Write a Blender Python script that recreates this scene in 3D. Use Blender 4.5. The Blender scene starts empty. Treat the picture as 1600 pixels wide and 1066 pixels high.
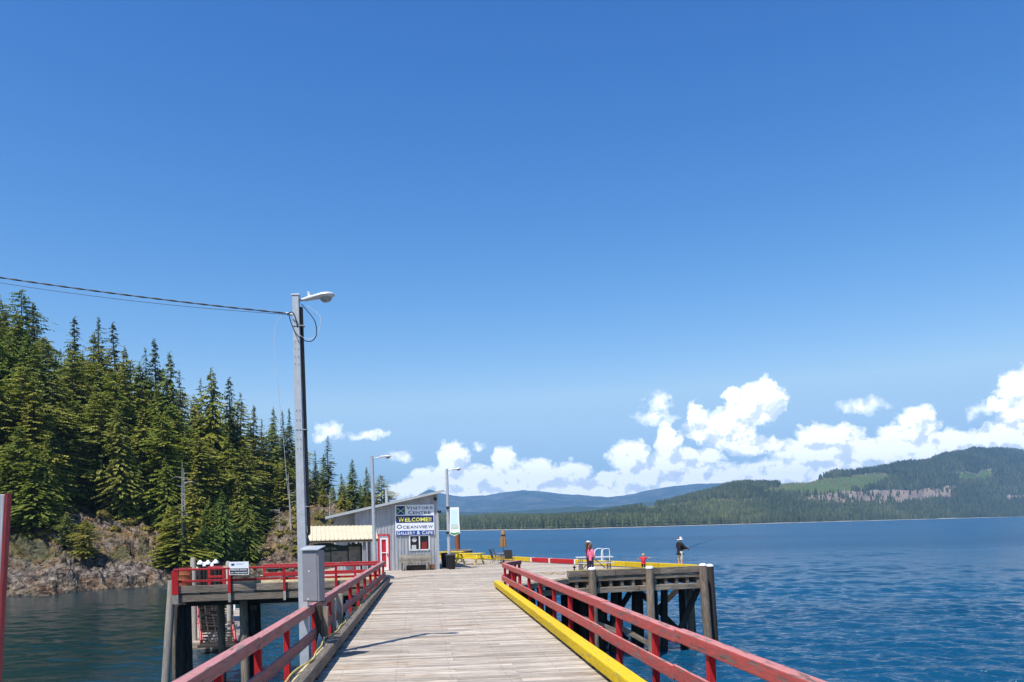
import bpy, bmesh, math, random
import numpy as np
from mathutils import Vector, Matrix, noise as mn

rnd = random.Random(7)
sc = bpy.context.scene
COL = sc.collection
R_ = math.radians

# ------------------------------------------------------------------ camera maths
FPX, CX, CY = 1270.0, 800.0, 821.0
ROLL, YAW = R_(1.2), math.atan(141.0 / 1270.0)
CAMZ = 2.65
WZ = -4.3                       # water level, the deck is z = 0
FW = Vector((math.sin(YAW), math.cos(YAW), 0))
RT = Vector((math.cos(YAW), -math.sin(YAW), 0))
UP = Vector((0, 0, 1))
CAM = Vector((0, 0, CAMZ))
cr, sr = math.cos(ROLL), math.sin(ROLL)

def ray(u, v):
    a, b = (u - CX) / FPX, (CY - v) / FPX
    return RT * (a * cr + b * sr) + UP * (b * cr - a * sr) + FW

def D(u, v, d):                 # the point seen at photo position u, v at distance d in front
    return CAM + ray(u, v) * d

def G(u, v, z=0.0):             # the point seen at photo position u, v at height z
    r = ray(u, v)
    return CAM + r * ((z - CAMZ) / r.z)

def H(u, d, z=0.0):             # the point on bearing u, distance d, height z
    p = CAM + (RT * ((u - CX) / FPX) + FW) * d
    p.z = z
    return p

def L(xr, d, z=0.0):
    p = RT * xr + FW * d
    p.z = z
    return p

def proj(p):
    q = Vector(p) - CAM
    z = q.dot(FW); x = q.dot(RT) / z; y = q.z / z
    return CX + FPX * (x * cr - y * sr), CY - FPX * (y * cr + x * sr), z

# ------------------------------------------------------------------ mesh builder
class MB:
    def __init__(s, seed=None):
        s.v, s.f, s.uv, s.r, s.m = [], [], [], [], []
    def face(s, pts, uv=None, r=0.5, m=0):
        b = len(s.v); s.v += [tuple(p) for p in pts]
        s.f.append(tuple(range(b, b + len(pts))))
        s.uv += uv if uv else [(p[0], p[1]) for p in pts]
        s.r.append(r); s.m.append(m)
    def hexa(s, c, uo=None, r=None, m=0, lens=None):
        # c: 8 corners, 0-3 start end (ccw seen from outside the start), 4-7 far end
        r = rnd.random() if r is None else r
        uo = rnd.random() * 50 if uo is None else uo
        c = [Vector(p) for p in c]
        Ln = (c[4] - c[0]).length
        vv = 0.0
        for i in range(4):
            j = (i + 1) % 4
            w = (c[j] - c[i]).length
            s.face([c[i], c[i + 4], c[j + 4], c[j]][::-1], [(uo, vv + uo), (uo + Ln, vv + uo), (uo + Ln, vv + w + uo), (uo, vv + w + uo)][::-1], r, m)
            vv += w
        a, b = (c[1] - c[0]).length, (c[3] - c[0]).length
        s.face([c[0], c[1], c[2], c[3]][::-1], [(uo, uo), (uo + .2 * a, uo + a), (uo + .2 * b, uo + a), (uo, uo + b)][::-1], r, m)
        s.face([c[4], c[5], c[6], c[7]], [(uo, uo), (uo + .2 * a, uo + a), (uo + .2 * b, uo + a), (uo, uo + b)], r, m)
    def beam(s, p, q, w, h, up=UP, m=0, w2=None, h2=None, r=None):
        p, q = Vector(p), Vector(q)
        d = (q - p).normalized()
        x = d.cross(Vector(up))
        x = x.normalized() if x.length > 1e-6 else Vector((1, 0, 0))
        y = x.cross(d).normalized()
        w2 = w if w2 is None else w2; h2 = h if h2 is None else h2
        def ring(o, a, b): return [o - x * a / 2 - y * b / 2, o - x * a / 2 + y * b / 2, o + x * a / 2 + y * b / 2, o + x * a / 2 - y * b / 2]
        s.hexa(ring(p, w, h) + ring(q, w2, h2), m=m, r=r)
    def box(s, c, sz, m=0, rz=0.0, r=None):
        c = Vector(c); a, b, h = sz[0] / 2, sz[1] / 2, sz[2] / 2
        M = Matrix.Rotation(rz, 3, 'Z')
        if sz[1] > sz[0] * 1.01 and sz[1] >= sz[2]: ax = 1
        elif sz[2] > sz[0]: ax = 2
        else: ax = 0
        e = [Vector((1, 0, 0)), Vector((0, 1, 0)), Vector((0, 0, 1))]
        hs = [a, b, h]
        d = M @ e[ax]; other = [i for i in range(3) if i != ax]
        up = M @ e[other[1]]
        p, q = c - d * hs[ax], c + d * hs[ax]
        s.beam(p, q, hs[other[0]] * 2, hs[other[1]] * 2, up=up, m=m, r=r)
    def tube(s, p, q, r1, r2=None, n=12, m=0, caps=True, r=None):
        r2 = r1 if r2 is None else r2
        s.path([p, q], [r1, r2], n, m, caps, r)
    def path(s, pts, rad, n=8, m=0, caps=True, r=None, flat=1.0):
        pts = [Vector(p) for p in pts]
        if not isinstance(rad, (list, tuple)): rad = [rad] * len(pts)
        r = rnd.random() if r is None else r
        uo = rnd.random() * 50
        rings = []; ref = None; ln = 0; lens = []
        for i, p in enumerate(pts):
            d = (pts[min(i + 1, len(pts) - 1)] - pts[max(i - 1, 0)]).normalized()
            if ref is None:
                ref = Vector((0, 0, 1)) if abs(d.z) < .9 else Vector((1, 0, 0))
            x = d.cross(ref).normalized(); y = x.cross(d).normalized(); ref = y
            if i: ln += (p - pts[i - 1]).length
            lens.append(ln)
            rings.append([p + (x * math.cos(2 * math.pi * k / n) + y * math.sin(2 * math.pi * k / n) * flat) * rad[i] for k in range(n)])
        b = len(s.v)
        for rg in rings: s.v += [tuple(p) for p in rg]
        for i in range(len(rings) - 1):
            for k in range(n):
                k2 = (k + 1) % n
                s.f.append((b + i * n + k, b + (i + 1) * n + k, b + (i + 1) * n + k2, b + i * n + k2))
                w = 2 * math.pi * max(rad) / n
                s.uv += [(uo + lens[i], uo + k * w), (uo + lens[i + 1], uo + k * w), (uo + lens[i + 1], uo + (k + 1) * w), (uo + lens[i], uo + (k + 1) * w)]
                s.r.append(r); s.m.append(m)
        if caps:
            s.face(rings[0], [(p.x * 3, p.y * 3) for p in rings[0]], r, m)
            s.face(rings[-1][::-1], [(p.x * 3, p.y * 3) for p in rings[-1]], r, m)
    def ball(s, c, rx, ry=None, rz=None, n=12, k=8, m=0, r=None):
        ry = rx if ry is None else ry; rz = rx if rz is None else rz
        c = Vector(c); r = rnd.random() if r is None else r
        b = len(s.v)
        for i in range(k + 1):
            t = math.pi * i / k
            for j in range(n):
                a = 2 * math.pi * j / n
                s.v.append((c.x + rx * math.sin(t) * math.cos(a), c.y + ry * math.sin(t) * math.sin(a), c.z + rz * math.cos(t)))
        for i in range(k):
            for j in range(n):
                j2 = (j + 1) % n
                q = (b + i * n + j, b + (i + 1) * n + j, b + (i + 1) * n + j2, b + i * n + j2)
                s.f.append(q); s.uv += [(s.v[x][0], s.v[x][2]) for x in q]; s.r.append(r); s.m.append(m)
    def lathe(s, prof, n=16, c=(0, 0, 0), m=0, r=None, sq=None):
        c = Vector(c); r = rnd.random() if r is None else r; b = len(s.v)
        for (ra, z) in prof:
            for j in range(n):
                a = 2 * math.pi * j / n
                s.v.append((c.x + ra * math.cos(a), c.y + ra * math.sin(a) * (sq or 1), c.z + z))
        for i in range(len(prof) - 1):
            for j in range(n):
                j2 = (j + 1) % n
                q = (b + i * n + j, b + i * n + j2, b + (i + 1) * n + j2, b + (i + 1) * n + j)
                s.f.append(q); s.uv += [(s.v[x][0], s.v[x][2]) for x in q]; s.r.append(r); s.m.append(m)
        s.f.append(tuple(b + j for j in range(n))[::-1]); s.uv += [(0, 0)] * n; s.r.append(r); s.m.append(m)
        e = b + (len(prof) - 1) * n
        s.f.append(tuple(e + j for j in range(n))); s.uv += [(0, 0)] * n; s.r.append(r); s.m.append(m)
    def prism(s, poly, ext, m=0, r=None):        # poly: list of Vectors, ext: Vector
        r = rnd.random() if r is None else r
        poly = [Vector(p) for p in poly]; e = Vector(ext); n = len(poly)
        s.face(poly, None, r, m); s.face([p + e for p in poly][::-1], None, r, m)
        for i in range(n):
            j = (i + 1) % n; w = (poly[j] - poly[i]).length
            s.face([poly[i], poly[i] + e, poly[j] + e, poly[j]], [(0, 0), (e.length, 0), (e.length, w), (0, w)], r, m)

WM = {}                                            # object name -> world matrix at build time
def link(name, me, mats, parent=None, world=False):
    if not isinstance(mats, (list, tuple)): mats = [mats]
    for m in mats: me.materials.append(m)
    o = bpy.data.objects.new(name, me); COL.objects.link(o)
    if parent is not None:
        o.parent = parent
        if world: me.transform(WM[parent.name].inverted())
        WM[o.name] = WM[parent.name].copy()
    else:
        WM[o.name] = Matrix.Identity(4)
    return o

def build(name, mb, mats, parent=None, world=False, smooth=False, bevel=0.0, center=False, autos=None):
    me = bpy.data.meshes.new(name)
    org = None
    if center and parent is None:
        a = np.array(mb.v); lo, hi = a.min(0), a.max(0)
        org = Vector(((lo[0] + hi[0]) / 2, (lo[1] + hi[1]) / 2, lo[2]))
        mb.v = [(p[0] - org.x, p[1] - org.y, p[2] - org.z) for p in mb.v]
    me.from_pydata(mb.v, [], mb.f)
    uvl = me.uv_layers.new(name='UVMap')
    uvl.data.foreach_set('uv', np.array(mb.uv, dtype=np.float32).ravel())
    at = me.attributes.new('rnd', 'FLOAT', 'FACE')
    at.data.foreach_set('value', np.array(mb.r, dtype=np.float32))
    me.polygons.foreach_set('material_index', np.array(mb.m, dtype=np.int32))
    if smooth: me.polygons.foreach_set('use_smooth', [True] * len(me.polygons))
    o = link(name, me, mats, parent, world)
    if org is not None:
        o.location = org; WM[o.name] = Matrix.Translation(org)
    bm = bmesh.new(); bm.from_mesh(me)
    bmesh.ops.remove_doubles(bm, verts=bm.verts, dist=1e-5)
    bmesh.ops.recalc_face_normals(bm, faces=bm.faces)
    bm.to_mesh(me); bm.free()
    if smooth: me.set_sharp_from_angle(angle=R_(40))
    if bevel:
        b = o.modifiers.new('bevel', 'BEVEL'); b.width = bevel; b.segments = 2; b.limit_method = 'ANGLE'; b.harden_normals = False
    return o

def thing(name, loc, rz, label, cat, group=None):
    o = bpy.data.objects.new(name, None); COL.objects.link(o)
    o.empty_display_size = .2
    o.location = Vector(loc); o.rotation_euler = (0, 0, rz)
    WM[o.name] = Matrix.Translation(Vector(loc)) @ Matrix.Rotation(rz, 4, 'Z')
    return tag(o, label, cat, group)

def tag(o, label=None, cat=None, group=None, kind=None):
    if label: o['label'] = label
    if cat: o['category'] = cat
    if group: o['group'] = group
    if kind: o['kind'] = kind
    return o

def copy_tree(o, parent=None, loc=None, rz=None):
    c = o.copy(); COL.objects.link(c)
    if parent is not None: c.parent = parent
    for ch in list(o.children): copy_tree(ch, c)
    if loc is not None: c.location = loc
    if rz is not None: c.rotation_euler = (0, 0, rz)
    return c

def smooth_path(pts, k=6):
    pts = [Vector(p) for p in pts]; out = []
    for i in range(len(pts) - 1):
        p0 = pts[max(i - 1, 0)]; p1 = pts[i]; p2 = pts[i + 1]; p3 = pts[min(i + 2, len(pts) - 1)]
        for j in range(k):
            t = j / k
            out.append(.5 * ((2 * p1) + (p2 - p0) * t + (2 * p0 - 5 * p1 + 4 * p2 - p3) * t * t + (3 * p1 - p0 - 3 * p2 + p3) * t ** 3))
    out.append(pts[-1]); return out

# ------------------------------------------------------------------ materials
def mat(name):
    m = bpy.data.materials.new(name); m.use_nodes = True
    nt = m.node_tree; b = nt.nodes['Principled BSDF']
    return m, nt, b
def nd(nt, t, **kw):
    n = nt.nodes.new(t)
    for k, v in kw.items():
        if k.startswith('i_'):
            key = k[2:]; key = int(key) if key.isdigit() else key.replace('_', ' ')
            n.inputs[key].default_value = v
        else: setattr(n, k, v)
    return n
def mixc(nt, fac, a, b, blend='MIX'):
    n = nt.nodes.new('ShaderNodeMix'); n.data_type = 'RGBA'; n.blend_type = blend
    for s, v in ((0, fac), (6, a), (7, b)):
        if hasattr(v, 'is_output') or isinstance(v, bpy.types.NodeSocket): nt.links.new(v, n.inputs[s])
        else: n.inputs[s].default_value = v if s == 0 else (*v[:3], 1)
    return n.outputs[2]
def ramp(nt, src, stops, interp='LINEAR'):
    n = nt.nodes.new('ShaderNodeValToRGB'); n.color_ramp.interpolation = interp
    e = n.color_ramp.elements
    while len(e) < len(stops): e.new(0.5)
    for i, (p, c) in enumerate(stops):
        e[i].position = p
        c = (c, c, c) if isinstance(c, (int, float)) else c
        e[i].color = (*c[:3], 1)
    nt.links.new(src, n.inputs[0]); return n.outputs[0]
def mth(nt, op, a, b=None, c=None, clamp=False):
    n = nt.nodes.new('ShaderNodeMath'); n.operation = op; n.use_clamp = clamp
    for i, v in enumerate((a, b, c)):
        if v is None: continue
        if isinstance(v, bpy.types.NodeSocket): nt.links.new(v, n.inputs[i])
        else: n.inputs[i].default_value = v
    return n.outputs[0]
def nz(nt, vec, scale, detail=4, rough=.6, dist=0.0):
    n = nd(nt, 'ShaderNodeTexNoise'); n.inputs['Scale'].default_value = scale
    n.inputs['Detail'].default_value = detail; n.inputs['Roughness'].default_value = rough
    n.inputs['Distortion'].default_value = dist
    if vec is not None: nt.links.new(vec, n.inputs['Vector'])
    return n.outputs['Fac']
def mapping(nt, src, scale):
    n = nd(nt, 'ShaderNodeMapping'); n.inputs['Scale'].default_value = scale
    nt.links.new(src, n.inputs['Vector']); return n.outputs[0]
def bump(nt, b, h, strength, dist):
    n = nd(nt, 'ShaderNodeBump'); n.inputs['Strength'].default_value = strength; n.inputs['Distance'].default_value = dist
    nt.links.new(h, n.inputs['Height']); nt.links.new(n.outputs[0], b.inputs['Normal'])

def wood(name, dark, light, paint=None, wear=.5, faded=None, rough=.85, grime=.35, fadeamt=.8, bstr=.5, stain=None):
    m, nt, b = mat(name); lk = nt.links.new
    uv = nd(nt, 'ShaderNodeUVMap').outputs[0]
    g1 = nz(nt, mapping(nt, uv, (1.3, 22, 1)), 1.6, 5, .65, .3)
    g2 = nz(nt, mapping(nt, uv, (.35, 2.4, 1)), 1.7, 4, .6)
    at = nd(nt, 'ShaderNodeAttribute', attribute_name='rnd').outputs['Fac']
    c = ramp(nt, g1, [(.3, dark), (.62, light)])
    tone = ramp(nt, at, [(0, .66), (1, 1.14)])
    c = mixc(nt, 1.0, c, tone, 'MULTIPLY')
    st = ramp(nt, g2, [(.3, 1 - grime), (.62, 1.0)])
    c = mixc(nt, 1.0, c, st, 'MULTIPLY')
    crack = ramp(nt, nz(nt, mapping(nt, uv, (.9, 30, 1)), 1.0, 3, .5, .6), [(.30, 0.25), (.36, 1.0)])
    c = mixc(nt, .8, c, crack, 'MULTIPLY')
    if stain:
        gp = nd(nt, 'ShaderNodeNewGeometry').outputs['Position']
        sm_ = ramp(nt, nz(nt, mapping(nt, gp, (.5, 2.2, 1)), .9, 6, .7, .5), [(.50, 0.0), (.70, .75)])
        c = mixc(nt, sm_, c, stain, 'MULTIPLY')
        rows = nd(nt, 'ShaderNodeSeparateXYZ'); lk(gp, rows.inputs[0])
        fr = mth(nt, 'ABSOLUTE', mth(nt, 'SUBTRACT', mth(nt, 'FRACT', mth(nt, 'DIVIDE', mth(nt, 'ADD', rows.outputs[0], mth(nt, 'MULTIPLY', at, .05)), .98)), .5))
        fy = nz(nt, mapping(nt, gp, (0, 8, 0)), 1.0, 1, .5)
        c = mixc(nt, mth(nt, 'MULTIPLY', ramp(nt, fr, [(.0, .55), (.016, 0.0)]), ramp(nt, fy, [(.45, 0.0), (.55, 1.0)])), c, (.12, .09, .075))
    if paint:
        w = nz(nt, mapping(nt, uv, (1.1, 7, 1)), 1.5, 6, .7, .4)
        msk = ramp(nt, w, [(wear - .05, 1.0), (wear + .02, 0.0)])   # 1: bare wood
        pn = nz(nt, mapping(nt, uv, (2, 9, 1)), 2.0, 4, .6)
        pc = mixc(nt, 1.0, paint, ramp(nt, pn, [(.25, .72), (.7, 1.1)]), 'MULTIPLY')
        pc = mixc(nt, 1.0, pc, ramp(nt, at, [(0, .85), (1, 1.08)]), 'MULTIPLY')
        if faded:
            geo = nd(nt, 'ShaderNodeNewGeometry'); sx = nd(nt, 'ShaderNodeSeparateXYZ'); lk(geo.outputs['True Normal'], sx.inputs[0])
            up = mth(nt, 'MULTIPLY', ramp(nt, sx.outputs[2], [(.4, 0.0), (.7, 1.0)]), fadeamt)
            fn = ramp(nt, nz(nt, mapping(nt, uv, (1.5, 14, 1)), 1.5, 5, .7), [(.3, .45), (.6, 1.0)])
            pc = mixc(nt, mth(nt, 'MULTIPLY', up, fn), pc, faded)
        c = mixc(nt, mth(nt, 'SUBTRACT', 1.0, msk), c, pc)
    lk(c, b.inputs['Base Color']); b.inputs['Roughness'].default_value = rough
    b.inputs['Specular IOR Level'].default_value = .25
    bump(nt, b, mth(nt, 'ADD', g1, crack), bstr, .01)
    return m

def plain(name, col, rough=.6, metal=0.0, var=.15, scale=6.0, bmp=0.0, spec=.4):
    m, nt, b = mat(name)
    tc = nd(nt, 'ShaderNodeTexCoord').outputs['Object']
    n = nz(nt, tc, scale, 5, .65)
    c = mixc(nt, 1.0, col, ramp(nt, n, [(.25, 1 - var), (.75, 1 + var * .5)]), 'MULTIPLY')
    nt.links.new(c, b.inputs['Base Color']); b.inputs['Roughness'].default_value = rough
    b.inputs['Metallic'].default_value = metal; b.inputs['Specular IOR Level'].default_value = spec
    if bmp: bump(nt, b, n, bmp, .01)
    return m

M = {}
M['deck'] = wood('weathered deck planks', (.24, .195, .155), (.70, .61, .50), grime=.34, rough=.9, stain=(.72, .56, .42))
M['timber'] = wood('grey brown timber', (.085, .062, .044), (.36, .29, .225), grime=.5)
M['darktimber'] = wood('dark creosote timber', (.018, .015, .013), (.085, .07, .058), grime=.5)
M['pile'] = wood('weathered pile', (.06, .044, .032), (.31, .245, .185), grime=.5)
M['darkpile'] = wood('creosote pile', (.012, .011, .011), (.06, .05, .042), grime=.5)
M['palepile'] = wood('pale pile', (.25, .21, .17), (.56, .50, .42), grime=.3)
M['red'] = wood('worn red paint', (.16, .11, .09), (.33, .25, .22), paint=(.42, .022, .028), wear=.40, faded=(.48, .16, .16), grime=.35)
M['redfaded'] = wood('faded red paint', (.15, .10, .085), (.36, .24, .21), paint=(.52, .10, .09), wear=.46, faded=(.52, .25, .235), grime=.35)
M['redmauve'] = wood('mauve worn paint', (.13, .09, .075), (.36, .26, .23), paint=(.37, .155, .14), wear=.47, faded=(.50, .215, .225), grime=.45)
M['reddull'] = wood('dull red paint', (.2, .12, .1), (.3, .2, .18), paint=(.27, .04, .042), wear=.30, grime=.25)
M['redpost'] = wood('bright red paint', (.16, .11, .09), (.3, .2, .18), paint=(.47, .018, .022), wear=.31, faded=(.5, .2, .2), grime=.25)
M['yellow'] = wood('yellow paint', (.2, .16, .08), (.4, .34, .18), paint=(.62, .42, .010), wear=.40, faded=(.68, .50, .035), grime=.38, fadeamt=.5)
M['yellowthin'] = wood('thin yellow paint', (.12, .1, .06), (.30, .26, .18), paint=(.55, .42, .06), wear=.47, grime=.4)
M['cream'] = wood('worn cream paint', (.2, .16, .10), (.42, .36, .25), paint=(.64, .55, .32), wear=.42, grime=.35)
M['galv'] = plain('galvanised steel', (.47, .49, .52), .5, .3, .18, 9)
M['galvpaint'] = plain('grey painted steel', (.24, .235, .255), .5, .1, .12, 6)
M['lampwhite'] = plain('lamp housing', (.62, .62, .6), .4, .1, .1, 8)
M['black'] = plain('black plastic', (.012, .012, .016), .5, 0, .3, 12)
M['cable'] = plain('black cable', (.01, .012, .02), .6, 0, .1, 6)
M['white'] = plain('white paint', (.78, .78, .78), .5, 0, .08, 6)
M['wire'] = plain('white wire', (.6, .62, .65), .5, 0, .08, 6)
M['rope'] = plain('yellow rope', (.55, .42, .14), .9, 0, .3, 40)
M['roofmetal'] = plain('roof metal', (.52, .53, .52), .4, .3, .15, 3)
M['creamroof'] = plain('cream metal roof', (.60, .52, .36), .5, .05, .10, 2)
M['rust'] = plain('rusty steel', (.30, .09, .035), .9, 0, .5, 8, .3)
M['redbright'] = plain('red enamel', (.55, .015, .03), .4, 0, .1, 5)
M['yellowpaint'] = plain('yellow table paint', (.80, .60, .01), .5, 0, .12, 8)
M['tan'] = plain('tan canvas', (.32, .18, .075), .9, 0, .35, 9)
M['chairdark'] = plain('dark sling', (.05, .05, .05), .7, 0, .2, 9)
M['tabletop'] = plain('pale grey table slab', (.5, .5, .52), .6, 0, .12, 9)
M['greymesh'] = plain('grey steel frame', (.14, .14, .15), .5, .4, .2, 9)
# ------------------------------------------------------------------ camera, sun, sky
cam = bpy.data.cameras.new('camera'); co = bpy.data.objects.new('camera', cam); COL.objects.link(co)
cam.sensor_width = 36.0; cam.lens = 36.0 * FPX / 1600.0; cam.shift_y = (CY - 533.0) / 1600.0
cam.clip_start = .1; cam.clip_end = 60000
rx = RT * cr - UP * sr; uy = UP * cr + RT * sr
co.matrix_world = Matrix(((rx.x, uy.x, -FW.x, 0), (rx.y, uy.y, -FW.y, 0), (rx.z, uy.z, -FW.z, CAMZ), (0, 0, 0, 1)))
sc.camera = co

SUN_EL = R_(61); trav = R_(38)                      # light travels 38 degrees to the right of the pier's axis
ld = Vector((math.sin(trav) * math.cos(SUN_EL), math.cos(trav) * math.cos(SUN_EL), -math.sin(SUN_EL)))
sun = bpy.data.lights.new('sun', 'SUN'); so = bpy.data.objects.new('sun', sun); COL.objects.link(so)
sun.energy = 4.7; sun.angle = R_(.53); sun.color = (1.0, .955, .89)
so.rotation_euler = ld.to_track_quat('-Z', 'Y').to_euler(); so.location = (-20, -20, 40)

world = bpy.data.worlds.new('World'); sc.world = world; world.use_nodes = True
nt = world.node_tree; nt.nodes.clear()
sky = nd(nt, 'ShaderNodeTexSky', sky_type='NISHITA', sun_disc=False)
sky.sun_elevation = SUN_EL
td = -ld; sky.sun_rotation = math.atan2(td.x, td.y)
sky.air_density = 1.35; sky.dust_density = .35; sky.ozone_density = 4.2; sky.altitude = 0
tcd = nd(nt, 'ShaderNodeTexCoord').outputs['Generated']
sx = nd(nt, 'ShaderNodeSeparateXYZ'); nt.links.new(tcd, sx.inputs[0])
az = mth(nt, 'ARCTAN2', sx.outputs[0], sx.outputs[1]); el = mth(nt, 'ARCSINE', sx.outputs[2])
cxy = nd(nt, 'ShaderNodeCombineXYZ'); nt.links.new(az, cxy.inputs[0]); nt.links.new(el, cxy.inputs[1])
pos = cxy.outputs[0]
# warped position for a billowy outline
wn = nd(nt, 'ShaderNodeTexNoise'); wn.inputs['Scale'].default_value = 38; wn.inputs['Detail'].default_value = 7; wn.inputs['Roughness'].default_value = .62
nt.links.new(pos, wn.inputs['Vector'])
def vm(op, a, b=None):
    n = nt.nodes.new('ShaderNodeVectorMath'); n.operation = op
    for i, v in enumerate((a, b)):
        if v is None: continue
        if isinstance(v, bpy.types.NodeSocket): nt.links.new(v, n.inputs[i])
        else: n.inputs[i].default_value = v
    return n
off = vm('MULTIPLY', vm('SUBTRACT', wn.outputs['Color'], (.5, .5, .5)).outputs[0], (.034, .027, 0)).outputs[0]
pw = vm('ADD', pos, off).outputs[0]
BL = [(640,768,38,18),(668,752,30,22),(706,722,24,34),(702,752,42,30),(748,752,36,26),(722,778,110,22),(788,726,20,26),(800,745,38,28),(845,742,34,24),(818,768,80,24),(893,744,30,22),(900,770,80,20),
(948,748,20,14),(986,716,32,26),(1000,748,55,24),(1045,692,20,30),(1052,726,42,24),(1083,650,13,20),(1105,668,34,24),(1140,672,42,30),(1160,640,26,30),(1188,628,34,34),(1150,622,18,16),
(1175,698,44,14),(1100,752,120,24),(1090,716,44,14),(1272,682,30,20),(1308,688,36,24),(1280,706,66,20),(1352,702,34,18),(1250,740,130,24),(1432,662,28,26),(1410,690,36,24),(1392,704,32,16),
(1485,694,40,20),(1450,712,80,22),(1545,688,20,12),(1580,684,38,22),(1600,606,32,24),(1556,636,18,10),(1592,640,28,22),(1640,600,40,40),(1640,690,30,20),(1660,680,60,30),(1720,640,40,30),(1790,690,70,30),(1880,700,60,26),(1980,680,60,34),(2080,705,70,26)]
fld = None; fl2 = None
pw2 = vm('ADD', pw, (-.009, .014, 0)).outputs[0]
for (u, v, a, b) in BL:
    r = ray(u, v).normalized()
    A, E = math.atan2(r.x, r.y), math.asin(r.z)
    q = vm('MULTIPLY', vm('SUBTRACT', pw, (A, E, 0)).outputs[0], (FPX / a / 1.12, FPX / b / 1.12, 0)).outputs[0]
    ln = vm('LENGTH', q).outputs['Value']
    s = mth(nt, 'SUBTRACT', 1.0, ln)
    fld = s if fld is None else mth(nt, 'MAXIMUM', fld, s)
    q = vm('MULTIPLY', vm('SUBTRACT', pw2, (A, E, 0)).outputs[0], (FPX / a / 1.12, FPX / b / 1.12, 0)).outputs[0]
    s = mth(nt, 'SUBTRACT', 1.0, vm('LENGTH', q).outputs['Value'])
    fl2 = s if fl2 is None else mth(nt, 'MAXIMUM', fl2, s)
fs_ = None
for (u, v, a, b) in [(1028,634,22,22),(1024,654,40,12),(514,673,24,13),(502,681,18,8),(572,680,32,8),(594,677,20,6),(745,697,14,9),(1347,635,36,14),(1536,640,26,12),(625,712,20,10)]:
    r = ray(u, v).normalized()
    q = vm('MULTIPLY', vm('SUBTRACT', pw, (math.atan2(r.x, r.y), math.asin(r.z), 0)).outputs[0], (FPX / a / 1.1, FPX / b / 1.1, 0)).outputs[0]
    s = mth(nt, 'SUBTRACT', 1.0, vm('LENGTH', q).outputs['Value']); fs_ = s if fs_ is None else mth(nt, 'MAXIMUM', fs_, s)
# faint far bank just above the mountains
bank = mth(nt, 'SUBTRACT', .50, mth(nt, 'ABSOLUTE', mth(nt, 'DIVIDE', mth(nt, 'SUBTRACT', el, .040), .045)))
azc = nd(nt, 'ShaderNodeSeparateXYZ'); nt.links.new(pw, azc.inputs[0])
bk = mth(nt, 'SUBTRACT', bank, ramp(nt, azc.outputs[0], [(0.0, 1.0), (.02, 0.0)]))
fld = mth(nt, 'MAXIMUM', fld, bk)
fine = nz(nt, pos, 95, 6, .6)
dens = mth(nt, 'ADD', fld, mth(nt, 'MULTIPLY', mth(nt, 'SUBTRACT', fine, .5), .75))
cov = ramp(nt, dens, [(.0, 0.0), (.08, .40), (.28, 1.0)], 'LINEAR')
cov = mth(nt, 'MAXIMUM', cov, ramp(nt, mth(nt, 'ADD', fs_, mth(nt, 'MULTIPLY', mth(nt, 'SUBTRACT', fine, .55), 1.5)), [(.02, 0.0), (.75, .85)]))
# relief: noise here minus noise a little way towards the sun
p2 = vm('ADD', pos, (-.006, .009, 0)).outputs[0]
big = nz(nt, pos, 52, 6, .58); big2 = nz(nt, p2, 52, 6, .58)
rel = mth(nt, 'ADD', mth(nt, 'MULTIPLY', mth(nt, 'SUBTRACT', big, big2), 3.4), .68)
core = mth(nt, 'MULTIPLY', mth(nt, 'SUBTRACT', fld, fl2), .80)
lit = mth(nt, 'ADD', rel, core)
ccol = ramp(nt, lit, [(.25, (.55, .61, .68)), (.48, (.70, .75, .81)), (.72, (.97, .98, 1.0))])
bg1 = nd(nt, 'ShaderNodeBackground'); bg1.inputs['Strength'].default_value = 1.0
sscl = vm('SCALE', sky.outputs[0]); sscl.inputs['Scale'].default_value = .115 * 1.366
ssep = nd(nt, 'ShaderNodeSeparateXYZ'); nt.links.new(sscl.outputs[0], ssep.inputs[0]); tcmb = nd(nt, 'ShaderNodeCombineXYZ')
for i_, (kk, gg) in enumerate([(2.05, 2.3), (1.09, 1.6), (1.03, 1.12)]):      # deep clear summer blue overhead
    nt.links.new(mth(nt, 'MINIMUM', mth(nt, 'MULTIPLY', mth(nt, 'POWER', ssep.outputs[i_], gg), kk / 1.366), (.355, .54, .73)[i_]), tcmb.inputs[i_])
tint = tcmb.outputs[0]
nt.links.new(tint, bg1.inputs[0])
bg2 = nd(nt, 'ShaderNodeBackground'); bg2.inputs['Strength'].default_value = 1.35
nt.links.new(ccol, bg2.inputs[0])
mx = nd(nt, 'ShaderNodeMixShader'); out = nd(nt, 'ShaderNodeOutputWorld')
covf = mth(nt, 'MULTIPLY', cov, ramp(nt, el, [(0.0, 0.0), (.012, .96)]))
nt.links.new(covf, mx.inputs[0]); nt.links.new(bg1.outputs[0], mx.inputs[1]); nt.links.new(bg2.outputs[0], mx.inputs[2])
nt.links.new(mx.outputs[0], out.inputs[0])

sc.view_settings.view_transform = 'Standard'; sc.view_settings.look = 'None'; sc.view_settings.exposure = .45; sc.view_settings.gamma = 1
sc.render.engine = 'CYCLES'
cy = sc.cycles
cy.use_denoising = True; cy.max_bounces = 6; cy.diffuse_bounces = 3; cy.glossy_bounces = 3; cy.transparent_max_bounces = 8
cy.volume_bounces = 0; cy.sample_clamp_indirect = 6
cy.use_adaptive_sampling = True; cy.adaptive_threshold = .015

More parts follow.
